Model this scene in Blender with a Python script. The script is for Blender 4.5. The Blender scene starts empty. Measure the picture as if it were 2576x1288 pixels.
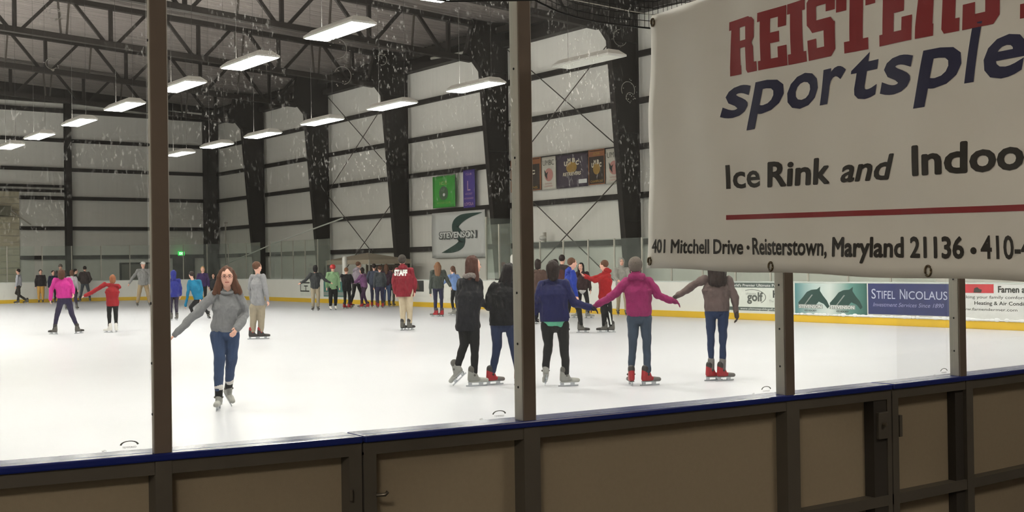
import bpy, bmesh, math, random
import numpy as np
from mathutils import Vector, Matrix, noise
from mathutils.bvhtree import BVHTree
random.seed(7)
SC = bpy.context.scene
COL = SC.collection
# ------------------------------------------------------------------ camera
CAM = Vector((0.0, 0.0, 1.73745))
FWD = Vector((0.80052936, -0.59926334, 0.00601624))
RGT = Vector((-0.59914164, -0.80051214, -0.01447814))
UPV = Vector((-0.01349229, -0.0079856, 0.99987709))
FPX = 2925.46
cd = bpy.data.cameras.new('camera'); co = bpy.data.objects.new('camera', cd); COL.objects.link(co)
m = Matrix.Identity(4)
for i in range(3):
    m[i][0] = RGT[i]; m[i][1] = UPV[i]; m[i][2] = -FWD[i]; m[i][3] = CAM[i]
co.matrix_world = m
cd.sensor_width = 36; cd.sensor_fit = 'HORIZONTAL'; cd.lens = 36 * FPX / 2576
cd.clip_start = 0.05; cd.clip_end = 300
SC.camera = co
# ------------------------------------------------------------------ view, world
SC.view_settings.view_transform = 'Standard'; SC.view_settings.look = 'None'
SC.view_settings.gamma = 1; SC.view_settings.use_curve_mapping = False
SC.view_settings.exposure = 0.0
LAMP = 63.0          # strength of the rink's fluorescent diffusers
w = bpy.data.worlds.new('world'); SC.world = w; w.use_nodes = True
w.node_tree.nodes['Background'].inputs[0].default_value = (0.75, 0.8, 0.9, 1)
w.node_tree.nodes['Background'].inputs[1].default_value = 0.05

# ------------------------------------------------------------------ helpers
def px(x, y):
    """viewing ray of a point of the photograph"""
    return (FWD * FPX + RGT * (x - 1288) - UPV * (y - 644)).normalized()
def atZ(x, y, z=0.0):
    d = px(x, y); return CAM + d * ((z - CAM.z) / d.z)
def atX(x, y, X):
    d = px(x, y); return CAM + d * (X / d.x)
def atY(x, y, Y):
    d = px(x, y); return CAM + d * (Y / d.y)
def lin(c):
    return tuple(((v / 255) / 12.92 if v / 255 <= .04045 else ((v / 255 + .055) / 1.055) ** 2.4) for v in c)

MATS = {}
def mat(name, col, rough=.6, metal=0.0, var=.12, scale=6, bump=0.0, bscale=40, emit=0, spec=.5, stretch=None, sheen=0):
    if name in MATS: return MATS[name]
    M = bpy.data.materials.new(name); M.use_nodes = True; nt = M.node_tree; N = nt.nodes; L = nt.links
    b = N['Principled BSDF']; rgb = lin(col)
    b.inputs['Roughness'].default_value = rough; b.inputs['Metallic'].default_value = metal
    b.inputs['Specular IOR Level'].default_value = spec
    if sheen: b.inputs['Sheen Weight'].default_value = sheen
    tc = N.new('ShaderNodeTexCoord'); mp = N.new('ShaderNodeMapping'); L.new(tc.outputs['Object'], mp.inputs[0])
    if stretch: mp.inputs['Scale'].default_value = stretch
    nz = N.new('ShaderNodeTexNoise'); nz.inputs['Scale'].default_value = scale; nz.inputs['Detail'].default_value = 5
    L.new(mp.outputs[0], nz.inputs['Vector'])
    mx = N.new('ShaderNodeMix'); mx.data_type = 'RGBA'
    mx.inputs[6].default_value = (*[v * (1 - var) for v in rgb], 1); mx.inputs[7].default_value = (*[min(1, v * (1 + var)) for v in rgb], 1)
    L.new(nz.outputs['Fac'], mx.inputs[0]); L.new(mx.outputs[2], b.inputs['Base Color'])
    if bump:
        n2 = N.new('ShaderNodeTexNoise'); n2.inputs['Scale'].default_value = bscale; n2.inputs['Detail'].default_value = 4
        L.new(mp.outputs[0], n2.inputs['Vector'])
        bp = N.new('ShaderNodeBump'); bp.inputs['Strength'].default_value = bump; bp.inputs['Distance'].default_value = .02
        L.new(n2.outputs['Fac'], bp.inputs['Height']); L.new(bp.outputs[0], b.inputs['Normal'])
    if emit:
        b.inputs['Emission Color'].default_value = (*rgb, 1); b.inputs['Emission Strength'].default_value = emit
    MATS[name] = M; return M

def glass_mat(name, tint=(.93, .97, .95), haze=.03, hazecol=(.75, .8, .78), speck=0.0, refl=1.0):
    if name in MATS: return MATS[name]
    M = bpy.data.materials.new(name); M.use_nodes = True; nt = M.node_tree; N = nt.nodes; L = nt.links
    N.remove(N['Principled BSDF']); out = N['Material Output']
    tr = N.new('ShaderNodeBsdfTransparent'); tr.inputs[0].default_value = (*tint, 1)
    gl = N.new('ShaderNodeBsdfGlossy'); gl.inputs['Roughness'].default_value = .02
    fr = N.new('ShaderNodeFresnel'); fr.inputs[0].default_value = 1.25
    mm = N.new('ShaderNodeMath'); mm.operation = 'MULTIPLY'; mm.inputs[1].default_value = refl; L.new(fr.outputs[0], mm.inputs[0])
    m1 = N.new('ShaderNodeMixShader'); L.new(mm.outputs[0], m1.inputs[0]); L.new(tr.outputs[0], m1.inputs[1]); L.new(gl.outputs[0], m1.inputs[2])
    df = N.new('ShaderNodeBsdfDiffuse'); df.inputs[0].default_value = (*hazecol, 1)
    tl = N.new('ShaderNodeBsdfTranslucent'); tl.inputs[0].default_value = (*hazecol, 1)
    dd = N.new('ShaderNodeAddShader'); L.new(df.outputs[0], dd.inputs[0]); L.new(tl.outputs[0], dd.inputs[1])
    m2 = N.new('ShaderNodeMixShader'); L.new(m1.outputs[0], m2.inputs[1]); L.new(dd.outputs[0], m2.inputs[2])
    tc = N.new('ShaderNodeTexCoord')
    nz = N.new('ShaderNodeTexNoise'); nz.inputs['Scale'].default_value = 3; nz.inputs['Detail'].default_value = 4; L.new(tc.outputs['Object'], nz.inputs['Vector'])
    a = N.new('ShaderNodeMath'); a.operation = 'MULTIPLY'; a.inputs[1].default_value = haze * 2; L.new(nz.outputs['Fac'], a.inputs[0])
    if speck:
        vo = N.new('ShaderNodeTexNoise'); vo.inputs['Scale'].default_value = 95; vo.inputs['Detail'].default_value = 3
        mp = N.new('ShaderNodeMapping'); mp.inputs['Rotation'].default_value = (.6, 0, 0); mp.inputs['Scale'].default_value = (1, 1, .45)
        L.new(tc.outputs['Object'], mp.inputs[0]); L.new(mp.outputs[0], vo.inputs['Vector'])
        cr = N.new('ShaderNodeValToRGB'); cr.color_ramp.elements[0].position = .60; cr.color_ramp.elements[1].position = .72; L.new(vo.outputs['Fac'], cr.inputs[0])
        n3 = N.new('ShaderNodeTexNoise'); n3.inputs['Scale'].default_value = 3.5; L.new(tc.outputs['Object'], n3.inputs['Vector'])
        c2 = N.new('ShaderNodeValToRGB'); c2.color_ramp.elements[0].position = .45; c2.color_ramp.elements[1].position = .7; L.new(n3.outputs['Fac'], c2.inputs[0])
        sx = N.new('ShaderNodeSeparateXYZ'); L.new(tc.outputs['Object'], sx.inputs[0])
        mr = N.new('ShaderNodeMapRange'); mr.inputs[1].default_value = .35; mr.inputs[2].default_value = 1.0; L.new(sx.outputs[2], mr.inputs[0])
        q = N.new('ShaderNodeMath'); q.operation = 'MULTIPLY'; L.new(cr.outputs[0], q.inputs[0]); L.new(c2.outputs[0], q.inputs[1])
        q2 = N.new('ShaderNodeMath'); q2.operation = 'MULTIPLY'; L.new(q.outputs[0], q2.inputs[0]); L.new(mr.outputs[0], q2.inputs[1])
        q3 = N.new('ShaderNodeMath'); q3.operation = 'MULTIPLY'; q3.inputs[1].default_value = speck; L.new(q2.outputs[0], q3.inputs[0])
        a2 = N.new('ShaderNodeMath'); a2.operation = 'ADD'; L.new(a.outputs[0], a2.inputs[0]); L.new(q3.outputs[0], a2.inputs[1]); a = a2
    L.new(a.outputs[0], m2.inputs[0]); L.new(m2.outputs[0], out.inputs[0])
    MATS[name] = M; return M

class MB:
    """collects simple solids into ONE mesh"""
    def __init__(s): s.v = []; s.f = []
    def add(s, v, f):
        n = len(s.v); s.v += [tuple(p) for p in v]; s.f += [tuple(i + n for i in q) for q in f]; return s
    def obox(s, c, ux, uy, uz):
        c, ux, uy, uz = map(Vector, (c, ux, uy, uz))
        v = [c + a * ux + b * uy + d * uz for d in (-1, 1) for a, b in ((-1, -1), (1, -1), (1, 1), (-1, 1))]
        return s.add(v, [(3, 2, 1, 0), (4, 5, 6, 7), (0, 1, 5, 4), (1, 2, 6, 5), (2, 3, 7, 6), (3, 0, 4, 7)])
    def box(s, a, b):
        a, b = Vector(a), Vector(b); c = (a + b) / 2; h = (b - a) / 2
        return s.obox(c, (abs(h.x), 0, 0), (0, abs(h.y), 0), (0, 0, abs(h.z)))
    def bar(s, p, q, w, h=None, up=(0, 0, 1)):
        p, q = Vector(p), Vector(q); h = h or w; d = (q - p); l = d.length; d.normalize(); up = Vector(up)
        if abs(d.dot(up)) > .98: up = Vector((1, 0, 0))
        r = d.cross(up).normalized(); u = r.cross(d).normalized()
        return s.obox((p + q) / 2, r * w / 2, u * h / 2, d * l / 2)
    def tube(s, pts, r, n=8):
        pts = [Vector(p) for p in pts]; rings = []
        for i, p in enumerate(pts):
            d = (pts[min(i + 1, len(pts) - 1)] - pts[max(i - 1, 0)]).normalized()
            up = Vector((0, 0, 1)) if abs(d.z) < .9 else Vector((1, 0, 0))
            a = d.cross(up).normalized(); b = a.cross(d)
            rr = r[i] if isinstance(r, (list, tuple)) else r
            rings.append([p + (a * math.cos(t) + b * math.sin(t)) * rr for t in [2 * math.pi * k / n for k in range(n)]])
        v = [q for R in rings for q in R]; f = []
        for i in range(len(pts) - 1):
            for k in range(n): f.append((i * n + k, i * n + (k + 1) % n, (i + 1) * n + (k + 1) % n, (i + 1) * n + k))
        f.append(tuple(range(n))[::-1]); f.append(tuple((len(pts) - 1) * n + k for k in range(n)))
        return s.add(v, f)
    def prism(s, poly, ext):
        """poly: 3D points of one face; ext: extrusion vector"""
        P = [Vector(p) for p in poly]; n = len(P); e = Vector(ext)
        return s.add(P + [p + e for p in P], [tuple(range(n))[::-1], tuple(range(n, 2 * n))] + [(i, (i + 1) % n, n + (i + 1) % n, n + i) for i in range(n)])
    def cap(s, p, q, r0, r1, V=None, fac=1.0, n=12, m=4):
        p, q = Vector(p), Vector(q); d = q - p; l = d.length
        d = d / l if l > 1e-6 else Vector((0, 0, 1))
        up = Vector((0, 0, 1)) if abs(d.z) < .9 else Vector((1, 0, 0))
        a = d.cross(up).normalized(); b = a.cross(d); V = Vector(V).normalized() if V else None
        rows = []
        for i in range(m): t = math.pi / 2 * (i / m); rows.append((-math.cos(t) * r0, math.sin(t) * r0, 0))
        rows.append((0, r0, 0)); rows.append((0, r1, 1))
        for i in range(1, m + 1): t = math.pi / 2 * (i / m); rows.append((math.sin(t) * r1, math.cos(t) * r1, 1))
        v = []; f = []
        for j, (o, rad, e) in enumerate(rows):
            c = (q if e else p) + d * o; rad = max(rad, 1e-4)
            for k in range(n):
                t = 2 * math.pi * k / n; off = (a * math.cos(t) + b * math.sin(t)) * rad
                if V: off = off + V * ((fac - 1) * off.dot(V))
                v.append(c + off)
        for j in range(len(rows) - 1):
            for k in range(n): f.append((j * n + k, j * n + (k + 1) % n, (j + 1) * n + (k + 1) % n, (j + 1) * n + k))
        f.append(tuple(range(n))[::-1]); f.append(tuple((len(rows) - 1) * n + k for k in range(n)))
        return s.add(v, f)
    def ell(s, c, A, B, C, n=16, m=10):
        c, A, B, C = map(Vector, (c, A, B, C)); v = [c + C]; f = []
        for i in range(1, m):
            t = math.pi * i / m
            for k in range(n):
                p = 2 * math.pi * k / n; v.append(c + A * (math.cos(p) * math.sin(t)) + B * (math.sin(p) * math.sin(t)) + C * math.cos(t))
        v.append(c - C); e = len(v) - 1
        for k in range(n): f.append((0, 1 + k, 1 + (k + 1) % n)); f.append((e, e - n + (k + 1) % n, e - n + k))
        for i in range(m - 2):
            for k in range(n): a0 = 1 + i * n; f.append((a0 + k, a0 + n + k, a0 + n + (k + 1) % n, a0 + (k + 1) % n))
        return s.add(v, f)
    def mesh(s, name, base=(0, 0, 0)):
        me = bpy.data.meshes.new(name); b = Vector(base)
        me.from_pydata([tuple(Vector(p) - b) for p in s.v], [], s.f); me.update()
        bm = bmesh.new(); bm.from_mesh(me); bmesh.ops.recalc_face_normals(bm, faces=bm.faces); bm.to_mesh(me); bm.free()
        return me
    def build(s, name, M, parent=None, base=(0, 0, 0), smooth=False, bevel=0):
        """with a parent, base is the parent's world position"""
        me = s.mesh(name, base); o = bpy.data.objects.new(name, me); COL.objects.link(o)
        me.materials.append(M)
        if smooth:
            for p in me.polygons: p.use_smooth = True
        if parent: o.parent = parent
        else: o.location = base
        if bevel:
            md = o.modifiers.new('bevel', 'BEVEL'); md.width = bevel; md.segments = 2; md.limit_method = 'ANGLE'
        return o

def tag(o, label=None, cat=None, group=None, kind=None):
    if label: o['label'] = label
    if cat: o['category'] = cat
    if group: o['group'] = group
    if kind: o['kind'] = kind
    return o
def thing(name, loc, label, cat, group=None):
    o = bpy.data.objects.new(name, None); COL.objects.link(o); o.location = loc; o.empty_display_size = .1
    return tag(o, label, cat, group)
def copy_tree(o, parent=None):
    c = o.copy(); COL.objects.link(c); c.parent = parent
    for ch in [x for x in list(bpy.data.objects) if x.parent == o]: copy_tree(ch, c)
    return c

# --- lettering -------------------------------------------------------------
_tc = {}
def text2d(body, bold=0.0):
    k = (body, bold)
    if k in _tc: return _tc[k]
    cu = bpy.data.curves.new('lettering', 'FONT'); cu.body = body; cu.offset = bold; cu.resolution_u = 3
    o = bpy.data.objects.new('lettering', cu); COL.objects.link(o)
    dg = bpy.context.evaluated_depsgraph_get(); me = bpy.data.meshes.new_from_object(o.evaluated_get(dg))
    v = [(p.co.x, p.co.y) for p in me.vertices]; f = [tuple(p.vertices) for p in me.polygons]
    bpy.data.objects.remove(o); bpy.data.curves.remove(cu); bpy.data.meshes.remove(me)
    _tc[k] = (v, f); return _tc[k]
CAPH = max(y for x, y in text2d('H')[0])
def letters(mb, body, fn, x0, x1, base, cap, shear=0, bold=0, slope=0, zoff=0, fin=0):
    """text fitted between x0 and x1, cap height cap; fn maps (s,t) to 3D"""
    fake = bold and any(ch in 'MWNVAKXYmwvkxyn&' for ch in body)
    v, f = text2d(body, 0.0 if fake else bold)
    if fake:
        v0, f0 = v, f; v = []; f = []
        for dx, dy in [(0, 0)] + [(bold * math.cos(math.radians(a_)), bold * math.sin(math.radians(a_))) for a_ in range(0, 360, 30)]:
            n_ = len(v); v = v + [(x + dx, y + dy) for x, y in v0]; f = f + [tuple(i + n_ for i in q) for q in f0]
        # the strokes of the thickened letters lie in hair-thin layers, never in one plane
        fn0 = fn; nn = (fn0(1, 0) - fn0(0, 0)).cross(fn0(0, 1) - fn0(0, 0)).normalized()
        v = [(x + shear * y, y) for x, y in v]; a = min(p[0] for p in v); b = max(p[0] for p in v); sx = (x1 - x0) / (b - a); sy = cap / (CAPH + bold)
        pts = [(x0 + (x - a) * sx, base + y * sy + slope * ((x - a) * sx)) for x, y in v]; nv = len(v0); nf = len(f0)
        for c_ in range(len(f) // nf):
            g_ = (lambda s_, t_, c_=c_: fn0(s_, t_) + nn * (.0003 * c_)) if not fin else (lambda s_, t_, c_=c_: fn0(s_, t_) + nn * (.00006 * c_))
            P_, F_ = pts[c_ * nv:(c_ + 1) * nv], f0
            if fin: fine(P_, F_, g_, mb, .04)
            else: mb.add([g_(*p) for p in P_], F_)
        return mb
    v = [(x + shear * y, y) for x, y in v]; a = min(p[0] for p in v); b = max(p[0] for p in v)
    sx = (x1 - x0) / (b - a); sy = cap / (CAPH + bold)
    pts = []
    for x, y in v:
        s = x0 + (x - a) * sx; t = base + y * sy + slope * (s - x0); pts.append((s, t))
    if fin:
        return fine(pts, f, fn, mb, .03)
    mb.add([fn(*p) for p in pts], f); return mb
def fine(v2, f2, fn, mb, edge=.03):
    t = bmesh.new(); vs = [t.verts.new((p[0], p[1], 0)) for p in v2]
    for q in f2:
        try: t.faces.new([vs[i] for i in q])
        except ValueError: pass
    bmesh.ops.triangulate(t, faces=t.faces)
    for _ in range(4):
        le = [e for e in t.edges if e.calc_length() > edge]
        if not le: break
        bmesh.ops.subdivide_edges(t, edges=le, cuts=1); bmesh.ops.triangulate(t, faces=[f for f in t.faces if len(f.verts) > 3])
    t.verts.index_update()
    mb.add([fn(v.co.x, v.co.y) for v in t.verts], [tuple(q.index for q in fc.verts) for fc in t.faces]); t.free(); return mb
def poly2(mb, pts, fn):
    return mb.add([fn(*p) for p in pts], [tuple(range(len(pts)))])
SLAB = {
 'R': [[(0,0),(.42,0),(.42,.16),(.4,.16),(.4,1),(.1,1),(.1,.16),(0,.16)], [(0,.84),(.6,.84),(.84,.84),(.84,.95),(.72,1),(0,1)], [(.62,.6),(.84,.52),(.94,.6),(.94,.9),(.84,.97),(.62,.97)], [(.3,.47),(.84,.47),(.88,.6),(.3,.6)], [(.6,.06),(.66,0),(.9,0),(.9,.44),(.82,.54),(.6,.54)], [(.8,0),(1,0),(1,.17),(.8,.17)]],
 'E': [[(.1,0),(.46,0),(.46,1),(.1,1)], [(0,.84),(1,.84),(1,1),(0,1)], [(0,0),(1,0),(1,.16),(0,.16)], [(.72,.66),(1,.66),(1,.9),(.72,.9)], [(.7,.1),(1,.1),(1,.34),(.7,.34)], [(.4,.42),(.76,.42),(.76,.6),(.4,.6)]],
 'I': [[(0,0),(1,0),(1,.17),(0,.17)], [(0,.83),(1,.83),(1,1),(0,1)], [(.16,.1),(.84,.1),(.84,.9),(.16,.9)]],
 'S': [[(.14,.82),(.8,.82),(.8,1),(.14,1),(.0,.92),(0,.82)], [(0,.56),(.1,.5),(.36,.5),(.36,.9),(0,.9)], [(.1,.5),(.2,.42),(.9,.42),(1,.5),(.86,.6),(.1,.6)], [(.62,.08),(.84,.0),(1,.1),(1,.52),(.62,.56)], [(0,0),(.84,0),(.84,.17),(0,.17)], [(0,.1),(.34,.1),(.34,.32),(0,.32)], [(.7,.7),(1,.7),(1,1),(.7,1)]],
 'T': [[(0,.84),(1,.84),(1,1),(0,1)], [(0,.64),(.26,.64),(.26,.9),(0,.9)], [(.74,.64),(1,.64),(1,.9),(.74,.9)], [(.34,0),(.68,0),(.68,.9),(.34,.9)], [(.2,0),(.82,0),(.82,.17),(.2,.17)]],
}
def plane_fn(O, U, V, off=0.0):
    O, U, V = Vector(O), Vector(U).normalized(), Vector(V).normalized(); Nn = U.cross(V).normalized()
    return lambda s, t: O + U * s + V * t + Nn * off

# ------------------------------------------------------------------ materials
M_steel = mat('dark_steel_paint', (44, 40, 37), .6, 0, .2, 3, spec=.2)
M_steel2 = mat('bracing_steel', (74, 68, 62), .5, .2, .15, 4)
M_wall = mat('white_wall_liner', (240, 238, 231), .45, 0, .07, .9, stretch=(6, 6, .12))
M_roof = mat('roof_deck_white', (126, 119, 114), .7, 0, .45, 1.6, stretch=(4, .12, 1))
M_ice = mat('ice_surface', (212, 213, 220), .32, 0, .06, .8, .12, 1.2, spec=.35)
M_board = mat('white_rink_board', (226, 226, 220), .4, 0, .05, 2)
M_kick = mat('yellow_kick_plate', (222, 182, 36), .45, 0, .12, 1.5)
M_alu = mat('aluminium_post', (182, 178, 168), .4, .55, .06, 8)
M_postb = mat('bronze_post', (122, 109, 96), .55, .25, .08, 12)
M_cap = mat('blue_cap_rail', (28, 44, 120), .22, 0, .12, 5, spec=.6)
M_frame = mat('board_steel_frame', (96, 90, 80), .6, .2, .15, 8)
M_tan = mat('tan_board_panel', (160, 146, 122), .75, 0, .06, 60, .08, 250)
M_rubber = mat('rubber_floor', (48, 46, 44), .85, 0, .2, 20)
M_white = mat('white_enamel', (225, 224, 218), .4, 0, .04, 6)
M_glassN = glass_mat('near_rink_glass', (.95, .97, .96), .007, (.8, .8, .78), .36, .2)
M_glassF = glass_mat('far_rink_glass', (.91, .94, .925), .04, (.62, .68, .65), 0, .4)
M_black = mat('black_rubber', (22, 22, 22), .6)
M_dark = mat('dark_opening', (42, 36, 32), .8)

# ------------------------------------------------------------------ building shell
YW, XE, YL, XN = -29.4, 70.6, 4.5, -7.0
def roofz(y): return 12.75 + .055 * (y + 12.9) if y < 0 else 12.75 + .055 * 12.9
CURV = lambda Y: 3.41 + .0188 * max(Y + 6, 0) ** 2     # outer face of the near boards
tag(MB().box((XN, YW - 3, -.3), (XE, YL, -.06)).build('floor', M_rubber), kind='structure')
# ice sheet with rounded far right corner
R = 8.5; ice = []
ys = [3.6 - .3 * i for i in range(33)]
near = [(CURV(y) + .07, y) for y in ys] + [(3.48, -25.5)]
arc = [(55.95 + R * math.sin(a), -17.07 - R * math.cos(a)) for a in [math.pi / 2 * i / 16 for i in range(17)]]
poly = near + arc + [(64.45, 3.6)]
tag(MB().prism([(x, y, -.058) for x, y in poly], (0, 0, .058)).build('ice', M_ice), kind='structure').name = 'floor_ice'
tag(MB().box((XN, YW - .2, -.3), (XE, YW, 13)).build('wall_right', M_wall), kind='structure')
tag(MB().box((XE, YW - .2, -.3), (XE + .2, YL + .2, 15)).build('wall_end', M_wall), kind='structure')
tag(MB().box((XN, YL, -.3), (XE, YL + .2, 15)).build('wall_left', M_wall), kind='structure')
tag(MB().box((XN - .2, YW, -.3), (XN, YL, 15)).build('wall_near', mat('lobby_wall', (150, 140, 125), .8)), kind='structure')
rb = MB(); x = XN; prof = []
while x < XE + .3:
    prof += [(x, 0), (x + .12, 0), (x + .16, .05), (x + .28, .05), (x + .32, 0)]; x += .32
vv = []; ff = []
for (xx, dz) in prof:
    for y in (YW - .3, 0.0, YL + .3): vv.append((xx, y, roofz(y) + dz))
for i in range(len(prof) - 1):
    for j in (0, 1): a = i * 3 + j; ff.append((a, a + 1, a + 4, a + 3))
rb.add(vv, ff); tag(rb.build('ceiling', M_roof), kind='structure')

# girts of the long wall and of the end wall
GZ = [9.32, 7.61, 5.93, 4.16, 2.46]
ordn = ['top', 'second highest', 'middle', 'second lowest', 'lowest']
for i, z in enumerate(GZ):
    mb = MB().box((8, YW, z - .10), (XE, YW + .2, z + .10)); mb.box((8, YW + .2, z - .12), (XE, YW + .215, z + .05))
    o = mb.build('wall_girt', M_steel, None, (40, YW + .1, z)); tag(o, f'{ordn[i]} dark steel girt running along the long side wall behind the columns', 'beam', 'girts of the side wall')
    y0 = -17.45 if GZ[i] < 6.2 else YL
    mb = MB().box((XE - .2, YW + .2, z - .10), (XE, y0, z + .10)); mb.box((XE - .215, YW + .2, z - .12), (XE - .2, y0, z + .05))
    o = mb.build('wall_girt', M_steel, None, (XE - .1, -22, z)); tag(o, f'{ordn[i]} dark steel girt across the far end wall', 'beam', 'girts of the end wall')
for k, (z, n) in enumerate(((10.92, 'lower'), (11.45, 'upper'))):
    o = MB().box((8, YW + (.05 if k == 0 else .5), z - .13), (XE, YW + (.45 if k == 0 else .75), z + .13)).build('eave_beam', M_steel, None, (40, YW + .3, z))
    tag(o, f'{n} dark eave beam along the head of the side wall', 'beam')
for z, n in ((11.05, 'lower of the two horizontal beams under the roof on the end wall'), (11.62, 'upper of the two horizontal beams under the roof on the end wall')):
    o = MB().box((XE - .35, YW + .4, z - .11), (XE, YL, z + .11)).build('gable_beam', M_steel, None, (XE - .2, -15, z)); tag(o, n, 'beam')
for z, n in ((6.61, 'short dark header beam above the roll-up door opening, upper of a pair'), (6.33, 'short dark header beam above the roll-up door opening, lower of a pair')):
    o = MB().box((XE - .28, -19.9, z - .07), (XE, YL, z + .07)).build('header_beam', M_steel, None, (XE - .2, -15, z)); tag(o, n, 'beam')

tag(MB().box((8, YW, 11.06), (XE, YW + .06, 12.0)).build('trim_1', M_steel), kind='structure')
tag(MB().box((XE - .06, YW, 11.74), (XE, YL, 13.6)).build('trim_2', M_steel), kind='structure')
# tapered wall columns
COLX = [31.25 + 7.98 * i for i in range(5)]
colnames = ['nearest wall column, beside the large vinyl banner', 'wall column between the purple pennant and the row of team banners', 'wall column behind the maroon staff jacket', 'fourth wall column from the right', 'fifth wall column from the right, nearly at the far corner']
def column(x, label):
    r = thing('steel_column', (x, -28.9, 0), f'dark tapered steel {label}', 'column', 'tapered columns of the side wall')
    b = (x, -28.9, 0)
    inner = [(-28.66, 0), (-27.86, 9.7), (-27.5, 10.1), (-27.1, 10.35), (-27.5, 11.8)]
    pl = [(x - .01, -29.2, 0)] + [(x - .01, y, z) for y, z in inner] + [(x - .01, -29.2, 11.8)]
    MB().prism(pl, (.02, 0, 0)).build('web_plate', M_steel, r, b)
    f = MB()
    for (y0, z0), (y1, z1) in zip(inner[:-1], inner[1:-0 or None]):
        f.bar((x, y0, z0), (x, y1, z1), .26, .03, up=(0, 1, 0))
    f.build('inner_flange', M_steel, r, b)
    MB().box((x - .13, -29.2, 0), (x + .13, -29.17, 11.8)).build('outer_flange', M_steel, r, b)
    MB().box((x - .22, -29.25, 0), (x + .22, -28.45, .04)).build('base_plate', M_steel2, r, b)
    st = MB()
    for z in (3.2, 6.4, 9.7): st.box((x - .12, -29.17, z), (x + .12, -28.66 + .0825 * z - .02, z + .02))
    st.build('stiffener', M_steel, r, b)
for x, l in zip(COLX, colnames): column(x, l)
r = thing('steel_column', (XE - .5, -28.9, 0), 'dark steel corner column where the side wall meets the end wall', 'column')
MB().box((XE - .5, -29.3, 0), (XE - .1, -28.5, 11.7)).build('web_plate', M_steel, r, (XE - .5, -28.9, 0))
MB().box((XE - .75, -28.5, 0), (XE - .05, -28.46, 11.7)).build('inner_flange', M_steel, r, (XE - .5, -28.9, 0))
for y, l in ((-20.13, 'dark end wall column standing behind the skaters at far left'), (-12.2, 'dark end wall column outside the left edge')):
    r = thing('end_column', (XE - .3, y, 0), l, 'column')
    MB().box((XE - .42, y - .17, 0), (XE - .38, y + .17, 12.3)).box((XE - .08, y - .17, 0), (XE - .04, y + .17, 12.3)).build('flange', M_steel, r, (XE - .3, y, 0))
    MB().box((XE - .4, y - .02, 0), (XE - .05, y + .02, 12.3)).build('web_plate', M_steel, r, (XE - .3, y, 0))

# roof trusses
def zb(y): return 10.93 + .055 * (y + 12.9)
def zt(y): return 12.42 + .055 * (y + 12.9)
tn = {-1: 'nearest', 0: 'second nearest', 1: 'third', 2: 'fourth', 3: 'fifth', 4: 'farthest'}
for k in range(-1, 5):
    x = 31.25 + 7.98 * k; y0, y1 = -27.4, 0.5
    r = thing('roof_truss', (x, -14, 10.8), f'{tn[k]} dark open-web roof truss spanning from a side wall column', 'truss', 'roof trusses')
    b = (x, -14, 10.8)
    MB().bar((x, y0, zb(y0)), (x, y1, zb(y1)), .26, .22).build('bottom_chord', M_steel, r, b)
    MB().bar((x, y0, zt(y0)), (x, y1, zt(y1)), .26, .2).build('top_chord', M_steel, r, b)
    nodes = [-15.25 - 3.68 * j for j in range(-4, 4)]
    if k == 3: nodes = [n + .4 for n in nodes]
    for n in nodes:
        if n < y0 + .3: continue
        MB().bar((x, n, zb(n)), (x, n, zt(n)), .14).build('post_member', M_steel, r, b)
        for sgn in (-1, 1):
            a = n + sgn * 1.5; c = n + sgn * .2
            if y0 < a < y1:
                MB().bar((x, c, zb(c)), (x, a, zt(a)), .12).build('diagonal_member', M_steel, r, b)
                d = n + sgn * 1.76
                if k % 2 == 0 or sgn > 0: MB().bar((x, a - sgn * -.12, zt(a)), (x, d - sgn * .02, zb(d)), .07).build('sway_member', M_steel2, r, b)
# rod cross bracing on the side wall
def rods(bay, lo, hi, label):
    x0, x1 = COLX[bay] + .2, COLX[bay + 1] - .2; Y = YW + .3
    r = thing('cross_brace', (x0, Y, lo), label, 'cable', 'crossed wall bracing rods'); b = (x0, Y, lo)
    MB().tube([(x0, Y, lo), (x1, Y, hi)], .022, 6).build('rod', M_steel2, r, b); MB().tube([(x0, Y + .04, hi), (x1, Y + .04, lo)], .022, 6).build('rod', M_steel2, r, b)
rods(0, 5.5, 10.7, 'upper pair of thin crossed bracing rods on the wall above the team banners')
rods(0, .3, 5.3, 'lower pair of thin crossed bracing rods on the wall under the team banners')
rods(2, 5.6, 10.7, 'upper pair of thin crossed bracing rods on the bay left of the third column')
rods(2, .3, 5.4, 'lower pair of thin crossed bracing rods on the bay left of the third column')
o = MB().tube([atY(1085, 147, -28.7), atY(1142, 137, -28.7), atY(1200, 124, -28.7)], .06, 8).build('roof_pipe', mat('grey_pipe', (150, 148, 140), .5), None, atY(1142, 137, -28.7))
tag(o, 'pale pipe running just above the eave beam near the ceiling lamps', 'pipe')

# far end wall fittings
def D(n, y0, y1, z1, M, frame=True):
    o = MB().box((XE - .06, y0, 0), (XE, y1, z1)).build(n, M, None, (XE - .03, (y0 + y1) / 2, 0)); tag(o, kind='structure')
    if frame:
        fb = MB(); fb.box((XE - .12, y0 - .1, 0), (XE - .02, y0, z1 + .1)); fb.box((XE - .12, y1, 0), (XE - .02, y1 + .1, z1 + .1)); fb.box((XE - .12, y0, z1), (XE - .02, y1, z1 + .1))
        f = fb.build('door_frame', M_steel, o, (XE - .03, (y0 + y1) / 2, 0))
        MB().ell((XE - .1, y0 + .14, 1.0), (.04, 0, 0), (0, .04, 0), (0, 0, .04), 8, 6).build('door_handle', M_alu, o, (XE - .03, (y0 + y1) / 2, 0), smooth=True)
D('door_1', -27.75, -26.55, 2.3, M_dark)
D('door_2', -25.15, -23.25, 2.0, mat('grey_steel_door', (128, 124, 116), .6))
rd = MB()
for i in range(17): rd.box((XE - .1, -17.42, .02 + i * .37), (XE - (.06 if i % 2 else .05), YL, .37 + i * .37))
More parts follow.
